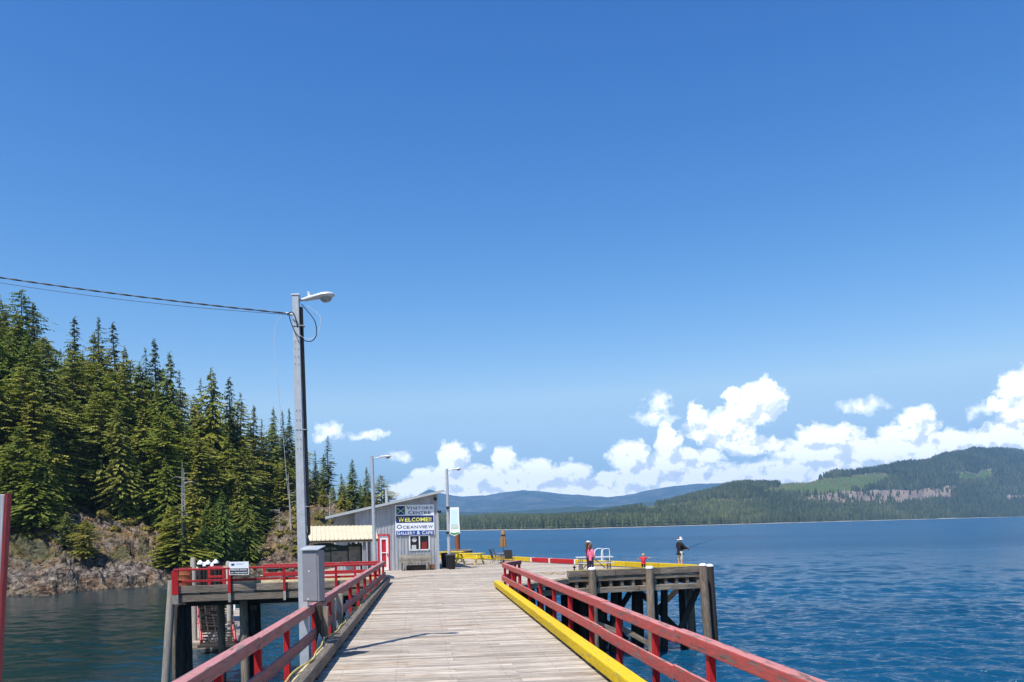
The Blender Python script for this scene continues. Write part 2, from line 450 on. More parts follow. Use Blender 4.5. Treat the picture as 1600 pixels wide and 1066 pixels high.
# ------------------------------------------------------------------ sea
m, nt, b = mat('sea water'); M['sea'] = m; lk = nt.links.new
geo = nd(nt, 'ShaderNodeNewGeometry').outputs['Position']
rot = nd(nt, 'ShaderNodeMapping'); rot.inputs['Rotation'].default_value = (0, 0, YAW + R_(6)); lk(geo, rot.inputs['Vector'])
P = rot.outputs[0]
w1 = nz(nt, mapping(nt, P, (.55, 1.0, 1)), .55, 3, .5, .6)
w2 = nz(nt, mapping(nt, P, (.6, 1.0, 1)), 1.9, 4, .6, .5)
w3 = nz(nt, mapping(nt, P, (.4, 1.0, 1)), .24, 3, .55, .4)
big = nz(nt, mapping(nt, P, (.25, 1.0, 1)), .016, 5, .65, .8)
hh = mth(nt, 'ADD', mth(nt, 'ADD', mth(nt, 'MULTIPLY', w1, .9), mth(nt, 'MULTIPLY', w2, .55)), mth(nt, 'MULTIPLY', w3, 1.0))
# greener and darker near the headland: the wood's dark reflection put into the colour
c = mixc(nt, ramp(nt, big, [(.35, 0.0), (.65, 1.0)]), (.002, .038, .086), (.004, .068, .142))
sepp = nd(nt, 'ShaderNodeSeparateXYZ'); lk(geo, sepp.inputs[0])
sh = ramp(nt, mth(nt, 'DIVIDE', mth(nt, 'ADD', sepp.outputs[0], 60.0), 70.0), [(.60, 1.0), (.93, 0.0)])
c = mixc(nt, sh, c, (.004, .026, .034))
lk(c, b.inputs['Base Color']); rgh = nt.nodes.new('ShaderNodeMath'); rgh.operation = 'ADD'
lk(ramp(nt, mth(nt, 'DIVIDE', mth(nt, 'ADD', sepp.outputs[0], 60.0), 70.0), [(.60, .08), (.93, .13)]), rgh.inputs[0]); lk(mth(nt, 'MULTIPLY', ramp(nt, mth(nt, 'DIVIDE', sepp.outputs[1], 400.0), [(.16, 0.0), (.50, 1.0)]), .20), rgh.inputs[1]); lk(rgh.outputs[0], b.inputs['Roughness']); b.inputs['IOR'].default_value = 1.31
calm = ramp(nt, mth(nt, 'DIVIDE', mth(nt, 'ADD', sepp.outputs[0], 60.0), 70.0), [(.60, .14), (.93, 1.0)])
bn = nd(nt, 'ShaderNodeBump'); bn.inputs['Distance'].default_value = .55
lk(mth(nt, 'MULTIPLY', calm, .85), bn.inputs['Strength']); lk(hh, bn.inputs['Height']); lk(bn.outputs[0], b.inputs['Normal'])
mb = MB(); S = 10400
xs = [-S, -1500, -300, -100, -30, 30, 100, 300, 1500, S]
ys = [-1200, -200, 0, 60, 150, 400, 1500, 5000, S]
for i in range(len(xs) - 1):
    for j in range(len(ys) - 1):
        mb.face([(xs[i], ys[j], WZ), (xs[i + 1], ys[j], WZ), (xs[i + 1], ys[j + 1], WZ), (xs[i], ys[j + 1], WZ)])
mb.v = [(x, y, z - .35) for (x, y, z) in mb.v]
def sea_mesh():
    rg = np.random.default_rng(12)
    ds = [3.0]
    while ds[-1] < 1100: ds.append(ds[-1] + max(.14, .32 * ds[-1] ** 2 / 5640))
    ds = np.array(ds); th = np.radians(np.linspace(-60, 60, 640)) + YAW
    Dg, Tg = np.meshgrid(ds, th, indexing='ij'); X = Dg * np.sin(Tg); Y = Dg * np.cos(Tg)
    step = np.gradient(ds)[:, None] * np.ones_like(X)
    calm_ = np.clip((X + 17) / 20, 0, 1) * .6 + .4
    gust = np.zeros_like(X)
    for lam in (23, 41, 67, 110): 
        a = rg.uniform(0, 6.28); gust += np.sin((X * np.cos(a) + Y * np.sin(a)) * 2 * np.pi / lam + rg.uniform(0, 6.28))
    gust = 1 + .16 * gust
    Zs = np.zeros_like(X)
    for i in range(90):
        lam = .42 * (9.0 / .42) ** (i / 89.0); a = YAW + R_(100) + rg.normal(0, .62)      # wind blows roughly towards the pier
        kx, ky = 2 * np.pi / lam * np.sin(a + 1.57), 2 * np.pi / lam * np.cos(a + 1.57)
        s = .041 * (1.0 if lam < 1.8 else (1.8 / lam) ** .8)
        fade = np.clip((lam / step - 1.7) / 1.6, 0, 1)
        ph = X * kx + Y * ky + rg.uniform(0, 6.28)
        Zs += s * lam / (2 * np.pi) * np.sin(ph + .5 * np.sin(ph)) * fade
    Zs *= calm_ * gust * np.clip((Dg - 3) / 5, 0, 1)
    V = np.stack([X, Y, WZ + Zs], -1).reshape(-1, 3); nr, nc = X.shape
    base = (np.arange(nr - 1)[:, None] * nc + np.arange(nc - 1)[None, :]).reshape(-1)
    F = np.stack([base, base + nc, base + nc + 1, base + 1], -1)
    pv = np.array(mb.v); V2 = np.concatenate([V, pv]); F2 = np.concatenate([F, np.array(mb.f) + len(V)])
    me = bpy.data.meshes.new('water'); me.vertices.add(len(V2)); me.vertices.foreach_set('co', V2.reshape(-1).astype(np.float32))
    me.loops.add(F2.size); me.polygons.add(len(F2)); me.loops.foreach_set('vertex_index', F2.reshape(-1).astype(np.int32))
    me.polygons.foreach_set('loop_start', (np.arange(len(F2)) * 4).astype(np.int32)); me.polygons.foreach_set('loop_total', np.full(len(F2), 4, dtype=np.int32))
    me.polygons.foreach_set('use_smooth', np.ones(len(F2), dtype=bool)); me.update(calc_edges=True); me.validate()
    n_up = sum(1 for p in me.polygons[:50] if p.normal.z > 0)
    if n_up < 25: me.flip_normals()
    return me
tag(link('water', sea_mesh(), M['sea']), kind='structure')

# ------------------------------------------------------------------ far land
def interp(tab, x):
    if x <= tab[0][0]: return tab[0][1]
    for (a, b), (c, d) in zip(tab, tab[1:]):
        if x <= c: return b + (d - b) * (x - a) / (c - a)
    return tab[-1][1]
def grid_obj(name, us, ts, fn, matl, smooth=True):
    vs = [fn(u, t) for t in ts for u in us]; n = len(us)
    fs = [(j * n + i, j * n + i + 1, (j + 1) * n + i + 1, (j + 1) * n + i) for j in range(len(ts) - 1) for i in range(n - 1)]
    me = bpy.data.meshes.new(name); me.from_pydata([tuple(v) for v in vs], [], fs)
    if smooth: me.polygons.foreach_set('use_smooth', [True] * len(me.polygons))
    return link(name, me, matl)

def forest_mat(name, cols, scale):
    m, nt, b = mat(name)
    g = nd(nt, 'ShaderNodeNewGeometry').outputs['Position']
    n = nz(nt, g, scale, 8, .7)
    c = ramp(nt, n, [(.32, cols[0]), (.5, cols[1]), (.68, cols[2])])
    nt.links.new(c, b.inputs['Base Color']); b.inputs['Roughness'].default_value = 1.0; b.inputs['Specular IOR Level'].default_value = 0
    return m
# blue mountains
RM = [(380,792),(520,790),(590,796),(625,784),(650,776),(672,764),(690,771),(720,776),(760,774),(790,769),(820,766),(850,768),(880,772),(915,774),(950,777),(985,773),(1010,767),(1050,760),(1090,756),(1130,755),(1180,760),(1260,768),(1400,780),(1700,796),(2000,785),(2300,790),(2600,800)]
M['mount'] = forest_mat('far mountain forest', [(.012, .024, .020), (.035, .05, .038), (.13, .13, .12)], .004)
def fm(u, t):
    Dm = 7000 + 2400 * t
    v = interp(RM, u)
    zt = D(u, v, 9400).z
    nse = mn.fractal(Vector((u * .012, t * 3.0, 3.1)), 1.0, 2.0, 6) * .28 + mn.fractal(Vector((u * .06, t * 9.0, 1.1)), 1.0, 2.0, 4) * .05
    z = WZ - 5 + (zt - WZ + 5) * (t ** .75) * (1 + nse * (1 - t) * 1.6) + mn.noise(Vector((u * .09, 0, 0))) * 6 * t
    return H(u, Dm, z)
far = [i / 40 for i in range(41)]
tag(grid_obj('mountain', [360 + 5 * i for i in range(440)], far, fm, M['mount']), kind='structure')
# low middle ridge
RR = [(560,808),(640,802),(700,799),(760,801),(820,798),(870,794),(900,791),(940,793),(1000,786),(1100,778),(1300,790),(1400,800)]
def fr(u, t):
    v = interp(RR, u) ; zt = D(u, v, 5200).z
    z = WZ - 3 + (zt - WZ + 3) * min(1, t) ** .7 * (1 + mn.fractal(Vector((u * .02, t * 2.0, 7)), 1, 2, 5) * .35 * (1 - t))
    return H(u, 4300 + 900 * t, z)
tag(grid_obj('distant_ridge', [540 + 5 * i for i in range(175)], [i / 14 for i in range(15)], fr, forest_mat('ridge forest', [(.016, .032, .018), (.03, .05, .027), (.05, .07, .035)], .012)), kind='structure')
# the wooded shore across the inlet
SD = [(560,1600),(720,1420),(800,1300),(870,1180),(1000,1300),(1160,1560),(1300,1900),(1450,2300),(1600,2750),(1800,3200),(2200,3900),(2600,4400)]
RH = [(560,818),(690,812),(730,816),(770,813),(820,815),(870,814),(930,808),(980,800),(1040,790),(1090,778),(1130,766),(1170,757),(1215,757),(1265,756),(1300,745),(1360,737),(1400,729),(1450,723),(1500,710),(1540,705),(1575,706),(1620,710),(1800,716),(1950,735),(2150,770),(2400,800),(2600,812)]
def shoreD(u): return interp(SD, u)
def hill(u, t):
    s = shoreD(u); d = s * (1 + .55 * t)
    zt = D(u, interp(RH, u), s * 1.55).z - 4
    n = mn.fractal(Vector((u * .008, t * 2.2, 11)), 1, 2, 5)
    n2 = mn.fractal(Vector((u * .03, t * 7, 5)), 1, 2, 4)
    k = (1 - math.cos(math.pi * min(1, max(0, t)) ** .85)) / 2
    z = WZ + 1.2 * min(1, t * 40) + (zt - WZ) * (k * (1 + .42 * n * (1 - t)) + .13 * n2 * t * (1 - t) * 3)
    if t > 1: z = zt * (1 - (t - 1) * .8)
    if t <= 0: z = WZ - 2
    return H(u, d, z)
m, nt, b = mat('hillside'); M['hill'] = m
at = nd(nt, 'ShaderNodeAttribute', attribute_name='cover').outputs['Fac']
g = nd(nt, 'ShaderNodeNewGeometry').outputs['Position']
n = nz(nt, g, .02, 8, .75)
c0 = ramp(nt, n, [(.3, (.03, .04, .024)), (.7, (.06, .07, .038))])
c1 = ramp(nt, n, [(.3, (.15, .115, .09)), (.7, (.30, .24, .195))])
c2 = ramp(nt, n, [(.3, (.05, .095, .022)), (.7, (.095, .15, .035))])
c3 = ramp(nt, n, [(.3, (.30, .26, .21)), (.7, (.48, .44, .38))])
c = mixc(nt, ramp(nt, at, [(.15, 0.0), (.2, 1.0)]), c0, c1); c = mixc(nt, ramp(nt, at, [(.45, 0.0), (.5, 1.0)]), c, c2)
c = mixc(nt, ramp(nt, at, [(.75, 0.0), (.8, 1.0)]), c, c3)
nt.links.new(c, b.inputs['Base Color']); b.inputs['Roughness'].default_value = 1; b.inputs['Specular IOR Level'].default_value = 0
# cover: 0 forest, .33 clearcut, .66 young growth, 1 shore rock
def inpoly(x, y, P):
    c = False; j = len(P) - 1
    for i in range(len(P)):
        if (P[i][1] > y) != (P[j][1] > y) and x < (P[j][0] - P[i][0]) * (y - P[i][1]) / (P[j][1] - P[i][1]) + P[i][0]: c = not c
        j = i
    return c
CUT = [(1245,780),(1290,771),(1320,769),(1362,765),(1400,766),(1440,765),(1495,759),(1490,778),(1445,784),(1400,788),(1330,790),(1250,788)]
CUT2 = [(1562,776),(1600,774),(1640,774),(1640,779),(1562,779)]
GRN = [(1235,754),(1300,748),(1345,741),(1380,739),(1384,754),(1350,764),(1300,772),(1250,776),(1180,772)]
GRN2 = [(1000,797),(1060,790),(1150,780),(1160,788),(1090,795),(1040,802),(1000,806)]
GRN3 = [(1150,783),(1210,780),(1235,781),(1180,787),(1140,789)]
GRN4 = [(1490,740),(1550,736),(1560,748),(1500,752)]
def cover(p, t, u):
    if t < .012: return 1.0
    x, y, _ = proj(p)
    x += 16 * mn.noise(Vector((x * .05, y * .15, 0))); y += 4.5 * mn.noise(Vector((x * .045, y * .25, 9))) + 2 * mn.noise(Vector((x * .2, y * .4, 5)))
    if t < 1.0:
        if inpoly(x, y, CUT) or inpoly(x, y, CUT2): return .33
        if inpoly(x, y, GRN) or inpoly(x, y, GRN2) or inpoly(x, y, GRN3) or inpoly(x, y, GRN4): return .66
    return 0.0
us = [540 + 3 * i for i in range(425)] + [1815 + 10 * i for i in range(75)]
ts = [-.02, 0, .004, .008, .012] + [.02 + .98 * i / 110 for i in range(111)] + [1.15, 1.4]
ho = grid_obj('far_shore', us, ts, hill, M['hill'])
a = ho.data.attributes.new('cover', 'FLOAT', 'POINT')
cv = []
k = 0
for t in ts:
    for u in us:
        cv.append(cover(ho.data.vertices[k].co, t, u)); k += 1
a.data.foreach_set('value', np.array(cv, dtype=np.float32))
tag(ho, kind='structure')

# trees of the far shore: one mass
def cones(name, pts, matl, nseg=5):
    n = len(pts); rg = np.random.default_rng(5)
    P_ = np.array([(p[0], p[1], p[2]) for p in pts]); h = np.array([p[3] for p in pts]); tint = np.array([p[4] for p in pts])
    tiers = [(.12, .62, .20), (.40, .84, .145), (.66, 1.0, .09)]
    V = np.zeros((n, len(tiers) * (nseg + 1), 3)); ph = rg.random(n) * 6.28
    wd = rg.uniform(.75, 1.25, n)
    for ti, (z0, z1, rr) in enumerate(tiers):
        b = ti * (nseg + 1)
        for k in range(nseg):
            ang = ph + ti + 2 * math.pi * k / nseg
            rad = rr * h * wd * rg.uniform(.75, 1.2, n)
            V[:, b + k, 0] = P_[:, 0] + rad * np.cos(ang); V[:, b + k, 1] = P_[:, 1] + rad * np.sin(ang); V[:, b + k, 2] = P_[:, 2] + h * (z0 + rg.uniform(-.03, .03, n))
        V[:, b + nseg, 0] = P_[:, 0]; V[:, b + nseg, 1] = P_[:, 1]; V[:, b + nseg, 2] = P_[:, 2] + h * z1
    F = []
    for ti in range(len(tiers)):
        b = ti * (nseg + 1)
        for k in range(nseg): F.append((b + k, b + (k + 1) % nseg, b + nseg))
    F = np.array(F); nv = V.shape[1]
    allF = (F[None, :, :] + (np.arange(n) * nv)[:, None, None]).reshape(-1, 3)
    me = bpy.data.meshes.new(name); me.vertices.add(n * nv); me.vertices.foreach_set('co', V.reshape(-1).astype(np.float32))
    nf = len(allF); me.loops.add(nf * 3); me.polygons.add(nf)
    me.loops.foreach_set('vertex_index', allF.reshape(-1).astype(np.int32))
    me.polygons.foreach_set('loop_start', (np.arange(nf) * 3).astype(np.int32)); me.polygons.foreach_set('loop_total', np.full(nf, 3, dtype=np.int32))
    me.update(calc_edges=True)
    at = me.attributes.new('rnd', 'FLOAT', 'FACE'); at.data.foreach_set('value', np.repeat(tint, len(F)).astype(np.float32))
    return link(name, me, matl)
m, nt, b = mat('far conifers'); M['farcon'] = m
at = nd(nt, 'ShaderNodeAttribute', attribute_name='rnd').outputs['Fac']
c = ramp(nt, at, [(0, (.016, .024, .014)), (.45, (.050, .064, .030)), (.8, (.098, .108, .048)), (1, (.16, .165, .07))])
nt.links.new(c, b.inputs['Base Color']); b.inputs['Roughness'].default_value = 1; b.inputs['Specular IOR Level'].default_value = 0
pts = []
rf = random.Random(11)
while len(pts) < 66000:
    u = rf.uniform(545, 1790) if rf.random() < .8 else rf.uniform(1790, 2450); t = rf.random() ** 1.25
    if t < .014: continue
    if rf.random() > (shoreD(u) / 2900) ** 1.0 + .25: continue
    p = hill(u, t); cvr = cover(p, t, u)
    if cvr == .33 and rf.random() > .09: continue
    if cvr == .66:
        hgt = rf.uniform(4, 9); tn = rf.uniform(.75, 1)
    else:
        patch = mn.noise(Vector((p.x * .004, p.y * .004, 2))) * .5 + .5
        hgt = rf.uniform(13, 24) * (.75 + .4 * patch); tn = min(1, max(0, rf.gauss(.12 + .55 * patch, .15)))
        if t < .05: hgt *= .8
    pts.append((p.x, p.y, p.z - 1.0, hgt, tn))
tag(cones('forest', pts, M['farcon']), 'dense conifer forest covering the hills across the water', 'forest', kind='stuff')
# ------------------------------------------------------------------ headland on the left
S_T = [(-300,84),(-100,88),(0,92),(84,94.4),(141,101),(197,103),(265,108),(330,114),(400,121),(480,126),(560,130),(640,138),(700,150)]
B_T = [(-300,9),(0,7.6),(60,8.2),(140,8.6),(200,8.2),(240,6.6),(275,3.6),(300,2.8),(370,3.0),(400,4.6),(440,9.0),(500,10.5),(560,9),(620,6),(650,2),(690,-4),(760,-6)]
G_T = [(-300,.55),(0,.46),(100,.35),(200,.28),(300,.2),(400,.15),(500,.06),(620,0)]
def hz(u, d, rough=True):
    s = interp(S_T, u); r = d - s
    if r < -4: return WZ - 3
    B, g = interp(B_T, u), interp(G_T, u)
    w = 17.0
    k = min(1, max(0, r / w))
    base = WZ - .3 + B * (k ** .92) + (B * 0 + g * max(0, r - w))
    if r < 0: base = WZ - .3 + r * .7
    if rough:
        p = L((u - CX) / FPX * d, d)
        q = Vector(((p.x * .55 + p.y * .83) * .24, (p.x * .83 - p.y * .55) * .10, base * .25))
        a = mn.ridged_multi_fractal(q, .9, 2.1, 6, 1.0, 2.0) - 1.1
        s1, s2 = p.x * .62 + p.y * .78, p.x * .78 - p.y * .62
        q2 = Vector((s1 * .62, s2 * .16, base * .5))
        c = mn.fractal(q2, .8, 2.2, 5)
        bl = mn.cell(Vector((p.x * .28 + c * .4, p.y * .35, 0))) - .5
        am = min(1.0, max(0, r + 2) / 4.0)
        base += am * (a * 1.0 + c * .75 + .26 * math.sin((base + c * 1.3 + p.x * .12) * 3.1)) + am * 2.0 * mn.noise(Vector((p.x * .11, p.y * .2, 8)))
        if u < 80: base += am * max(0, mn.noise(Vector((p.x * .07, p.y * .07, 4)))) * 4
    return base
def fhead(u, t):
    s = interp(S_T, u)
    d = s - 6 + t
    return H(u, d, hz(u, d))
uu = [-300 + 2.6 * i for i in range(385)]
tt = [.35 * i for i in range(90)] + [31.5 + 1.5 * i for i in range(1, 60)]
def vadd(nt, v, f):
    n = nt.nodes.new('ShaderNodeVectorMath'); n.operation = 'ADD'; nt.links.new(v, n.inputs[0]); nt.links.new(f, n.inputs[1]); return n.outputs[0]
m, nt, b = mat('rocky ground'); M['rock'] = m; lk = nt.links.new
g = nd(nt, 'ShaderNodeNewGeometry'); P = g.outputs['Position']
sp = nd(nt, 'ShaderNodeSeparateXYZ'); lk(P, sp.inputs[0]); sn = nd(nt, 'ShaderNodeSeparateXYZ'); lk(g.outputs['Normal'], sn.inputs[0])
n1 = nz(nt, P, .5, 10, .72, .6); n2 = nz(nt, P, 1.15, 9, .66, .5); n3 = nz(nt, P, .13, 6, .6)
rockc = ramp(nt, n2, [(.30, (.035, .028, .025)), (.46, (.145, .118, .10)), (.64, (.38, .32, .265))])
grass = ramp(nt, n1, [(.3, (.08, .075, .022)), (.46, (.19, .14, .06)), (.62, (.32, .215, .13))])
flat = ramp(nt, mth(nt, 'ADD', sn.outputs[2], mth(nt, 'MULTIPLY', mth(nt, 'SUBTRACT', n1, .5), .9)), [(.46, 0.0), (.62, 1.0)])
high = ramp(nt, mth(nt, 'DIVIDE', mth(nt, 'ADD', sp.outputs[2], 5.0), 10.0), [(.30, 0.0), (.48, 1.0)])
cv = nd(nt, 'ShaderNodeTexVoronoi', feature='DISTANCE_TO_EDGE'); cv.inputs['Scale'].default_value = .55; lk(vadd(nt, mapping(nt, P, (1, 1, 1.8)), n1), cv.inputs['Vector'])
rockc = mixc(nt, 1.0, rockc, ramp(nt, cv.outputs['Distance'], [(.0, .75), (.06, 1.0)]), 'MULTIPLY')
c = mixc(nt, mth(nt, 'MULTIPLY', flat, high), rockc, grass)
tide = ramp(nt, mth(nt, 'DIVIDE', mth(nt, 'ADD', mth(nt, 'ADD', sp.outputs[2], 5.0), mth(nt, 'MULTIPLY', mth(nt, 'SUBTRACT', n1, .5), 1.6)), 4.0), [(.12, (.10, .085, .03)), (.22, (.38, .35, .25)), (.42, (.62, .59, .50)), (.62, (1, 1, 1))])
c = mixc(nt, ramp(nt, mth(nt, 'DIVIDE', mth(nt, 'ADD', sp.outputs[2], 5.0), 4.0), [(.35, .85), (.75, 0.0)]), c, mixc(nt, .55, mixc(nt, 1.0, rockc, (1.25, 1.2, 1.05), 'MULTIPLY'), tide, 'MULTIPLY'))
moss = ramp(nt, n3, [(.52, 0.0), (.62, .6)])
c = mixc(nt, mth(nt, 'MULTIPLY', moss, high), c, (.07, .085, .02))
c = mixc(nt, ramp(nt, nz(nt, P, .22, 6, .7, .5), [(.50, 0.0), (.60, .75)]), c, mixc(nt, 1.0, c, (1.2, .88, .66), 'MULTIPLY'))
c = mixc(nt, 1.0, c, ramp(nt, nz(nt, mapping(nt, P, (1, 1, 2.2)), .8, 8, .75, .8), [(.40, .13), (.53, 1.0)]), 'MULTIPLY')  # noise paints dark crevice shade into the ground colour
lk(c, b.inputs['Base Color']); b.inputs['Roughness'].default_value = .95; b.inputs['Specular IOR Level'].default_value = .2
bump(nt, b, mth(nt, 'ADD', n2, n1), 1.0, .5)
tag(grid_obj('headland', uu, tt, fhead, M['rock'], smooth=False), kind='structure')

# foliage material
def foliage(name, a, bcol, ccol, tr=.25):
    m, nt, b = mat(name); lk = nt.links.new
    at = nd(nt, 'ShaderNodeAttribute', attribute_name='rnd').outputs['Fac']
    oi = nd(nt, 'ShaderNodeObjectInfo').outputs['Random']
    P = nd(nt, 'ShaderNodeNewGeometry').outputs['Position']
    n = nz(nt, P, .45, 3, .6)
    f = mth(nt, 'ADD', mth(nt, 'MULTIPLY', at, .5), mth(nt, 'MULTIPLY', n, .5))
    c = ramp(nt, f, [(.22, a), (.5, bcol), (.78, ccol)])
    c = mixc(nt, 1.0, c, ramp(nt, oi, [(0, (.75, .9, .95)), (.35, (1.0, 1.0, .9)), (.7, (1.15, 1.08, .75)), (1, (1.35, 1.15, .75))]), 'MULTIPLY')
    lk(c, b.inputs['Base Color']); b.inputs['Roughness'].default_value = .8; b.inputs['Specular IOR Level'].default_value = .15
    t = nd(nt, 'ShaderNodeBsdfTranslucent'); lk(mixc(nt, 1.0, c, (1.2, 1.3, .6), 'MULTIPLY'), t.inputs[0])
    mx = nd(nt, 'ShaderNodeMixShader'); mx.inputs[0].default_value = tr
    o = nt.nodes['Material Output']; lk(b.outputs[0], mx.inputs[1]); lk(t.outputs[0], mx.inputs[2]); lk(mx.outputs[0], o.inputs[0])
    return m
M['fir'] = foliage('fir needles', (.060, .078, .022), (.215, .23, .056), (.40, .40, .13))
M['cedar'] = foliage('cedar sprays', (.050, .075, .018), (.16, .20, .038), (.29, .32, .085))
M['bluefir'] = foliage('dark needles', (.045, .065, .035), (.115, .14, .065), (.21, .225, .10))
M['bark'] = plain('conifer bark', (.13, .10, .075), .95, 0, .4, 3)
M['snag'] = plain('bare grey wood', (.42, .38, .33), .95, 0, .3, 3)

def crown_mesh(name, seed, HT, base, maxR, pw, droop, rise, per, step, leaf, lump=0.0, top=.35):
    step *= .62; leaf *= .64
    rg = random.Random(seed); V = []; F = []; RN = []
    def leafq(p, d, l, w, r, tilt):
        d = d.normalized()
        s = d.cross(Vector((rg.uniform(-.5, .5), rg.uniform(-.5, .5), 1))).normalized()
        up = s.cross(d)
        b = len(V); m = p + d * l * .45 + up * l * .05
        V.extend([tuple(p), tuple(m + s * w + up * tilt * w), tuple(p + d * l - Vector((0, 0, l * .25))), tuple(m - s * w - up * tilt * w)])
        F.append((b, b + 1, b + 2, b + 3)); RN.append(r)
    z = base * HT
    while z < HT - .3:
        t = (z - base * HT) / (HT * (1 - base))
        Lm = maxR * ((1 - t) ** pw) * min(1.0, .55 + t * 3.2)
        lob = 1 + lump * mn.noise(Vector((seed * 3.3, z * .35, 0)))
        n = max(3, int(per * (1 - t * .4)))
        for k in range(n):
            a = rg.uniform(0, 2 * math.pi)
            lf = 1 + lump * 1.2 * mn.noise(Vector((math.cos(a) * 1.2 + seed, math.sin(a) * 1.2, z * .28)))
            Lb = max(.25, Lm * lob * lf * rg.uniform(.62, 1.12)) + top * (1 - t) * .4
            dr = Vector((math.cos(a), math.sin(a), 0)); zz = z + rg.uniform(-.25, .25); br = rg.uniform(0, 1)
            s = .18 * Lb
            while s < Lb:
                q = s / Lb
                p = Vector((dr.x * s, dr.y * s, zz + rise * s - droop * Lb * q * q))
                tang = Vector((dr.x, dr.y, rise - 2 * droop * q))
                sd = Vector((-dr.y, dr.x, 0))
                ll = leaf * (1.15 - .45 * q) * rg.uniform(.7, 1.25) * (1 - .45 * t)
                rr = min(1, max(0, .35 + .35 * q + rg.uniform(-.3, .3) + (br - .5) * .3))  # leaf tone darker towards the trunk: the crown's inner shade put into colour
                leafq(p, tang + sd * rg.uniform(.5, 1.1) + Vector((0, 0, rg.uniform(-.3, .25))), ll, ll * .33, rr, rg.uniform(-.5, .5))
                leafq(p, tang - sd * rg.uniform(.5, 1.1) + Vector((0, 0, rg.uniform(-.3, .25))), ll, ll * .33, rr, rg.uniform(-.5, .5))
                if rg.random() < .7: leafq(p, tang + sd * rg.uniform(-.4, .4) + Vector((0, 0, rg.uniform(-.6, .5))), ll, ll * .26, rr, rg.uniform(-.8, .8))
                s += step * rg.uniform(.7, 1.3)
        z += .36 * rg.uniform(.7, 1.3)
    for k in range(10):
        zz = HT - .9 + .1 * k
        a = rg.uniform(0, 6.28); leafq(Vector((0, 0, zz)), Vector((math.cos(a), math.sin(a), 1.0)), .45, .1, .7, 0)
    me = bpy.data.meshes.new(name); me.from_pydata(V, [], F)
    at = me.attributes.new('rnd', 'FLOAT', 'FACE'); at.data.foreach_set('value', np.array(RN, dtype=np.float32))
    return me
def trunk_mb(HT, r0, seed, stubs=0, base=.2):
    mb = MB(); rg = random.Random(seed)
    pts = [Vector((.12 * math.sin(k * 1.3 + seed) * (k > 0), .1 * math.cos(k * 1.7 + seed) * (k > 0), HT * k / 8 - (1.2 if k == 0 else 0))) for k in range(9)]
    mb.path(pts, [r0 * (1 - k / 8.3) + .015 for k in range(9)], 8)
    for k in range(stubs):
        z = rg.uniform(.12, max(base + .15, .3)) * HT; a = rg.uniform(0, 6.28); l = rg.uniform(.7, 2.0)
        mb.path([Vector((0, 0, z)), Vector((math.cos(a) * l, math.sin(a) * l, z + rg.uniform(-.5, .3)))], [.05, .015], 5)
    return mb
HT0 = 24.0
VAR = []
specs = [  # seed, base, maxR, pow, droop, rise, per, step, leaf, lump, mat
 (1, .10, 4.9, .74, .22, .10, 10, .5, 1.05, .40, 'fir'),
 (2, .16, 4.3, .70, .30, .12, 10, .5, 1.0, .50, 'fir'),
 (3, .20, 3.3, .72, .18, .05, 9, .5, .90, .45, 'bluefir'),
 (4, .05, 5.2, .66, .38, .10, 11, .5, 1.05, .40, 'cedar'),
 (5, .22, 4.9, .40, .25, .20, 10, .5, 1.05, .80, 'fir'),
 (6, .30, 3.2, .70, .10, .05, 6, .55, .90, .85, 'bluefir'),
 (7, .10, 5.8, .42, .30, .24, 10, .5, 1.1, .75, 'cedar')]
for (sd, bs, mr, pw_, dr, rs, per, st, lf, lu, mt) in specs:
    cm = crown_mesh('crown', sd, HT0, bs, mr, pw_, dr, rs, per, st, lf, lu)
    tm = trunk_mb(HT0, .34, sd, 16, bs)
    me = bpy.data.meshes.new('trunk'); me.from_pydata(tm.v, [], tm.f)
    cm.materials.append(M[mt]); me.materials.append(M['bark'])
    VAR.append((cm, me))
def tree(u, d, vtop=None, h=None, var=0, label='', group=None, wide=1.0, name='conifer_tree', sink=.4):
    z0 = hz(u, d, True) - sink
    if h is None: h = D(u, vtop, d).z - z0
    h = max(2.0, h)
    p = H(u, d, z0); s = h / HT0
    o = thing(name, p, rnd.uniform(0, 6.28), label, 'tree', group)
    sxy = s * wide if h > 14 else s * wide * (1 + (14 - h) * .03)
    o.scale = (sxy, sxy, s); o.rotation_euler = (rnd.uniform(-.02, .02), rnd.uniform(-.02, .02), rnd.uniform(0, 6.28))
    for nm, me in (('crown', VAR[var][0]), ('trunk', VAR[var][1])):
        c = bpy.data.objects.new(nm, me); COL.objects.link(c); c.parent = o
    return o
def Sd(u): return interp(S_T, u)
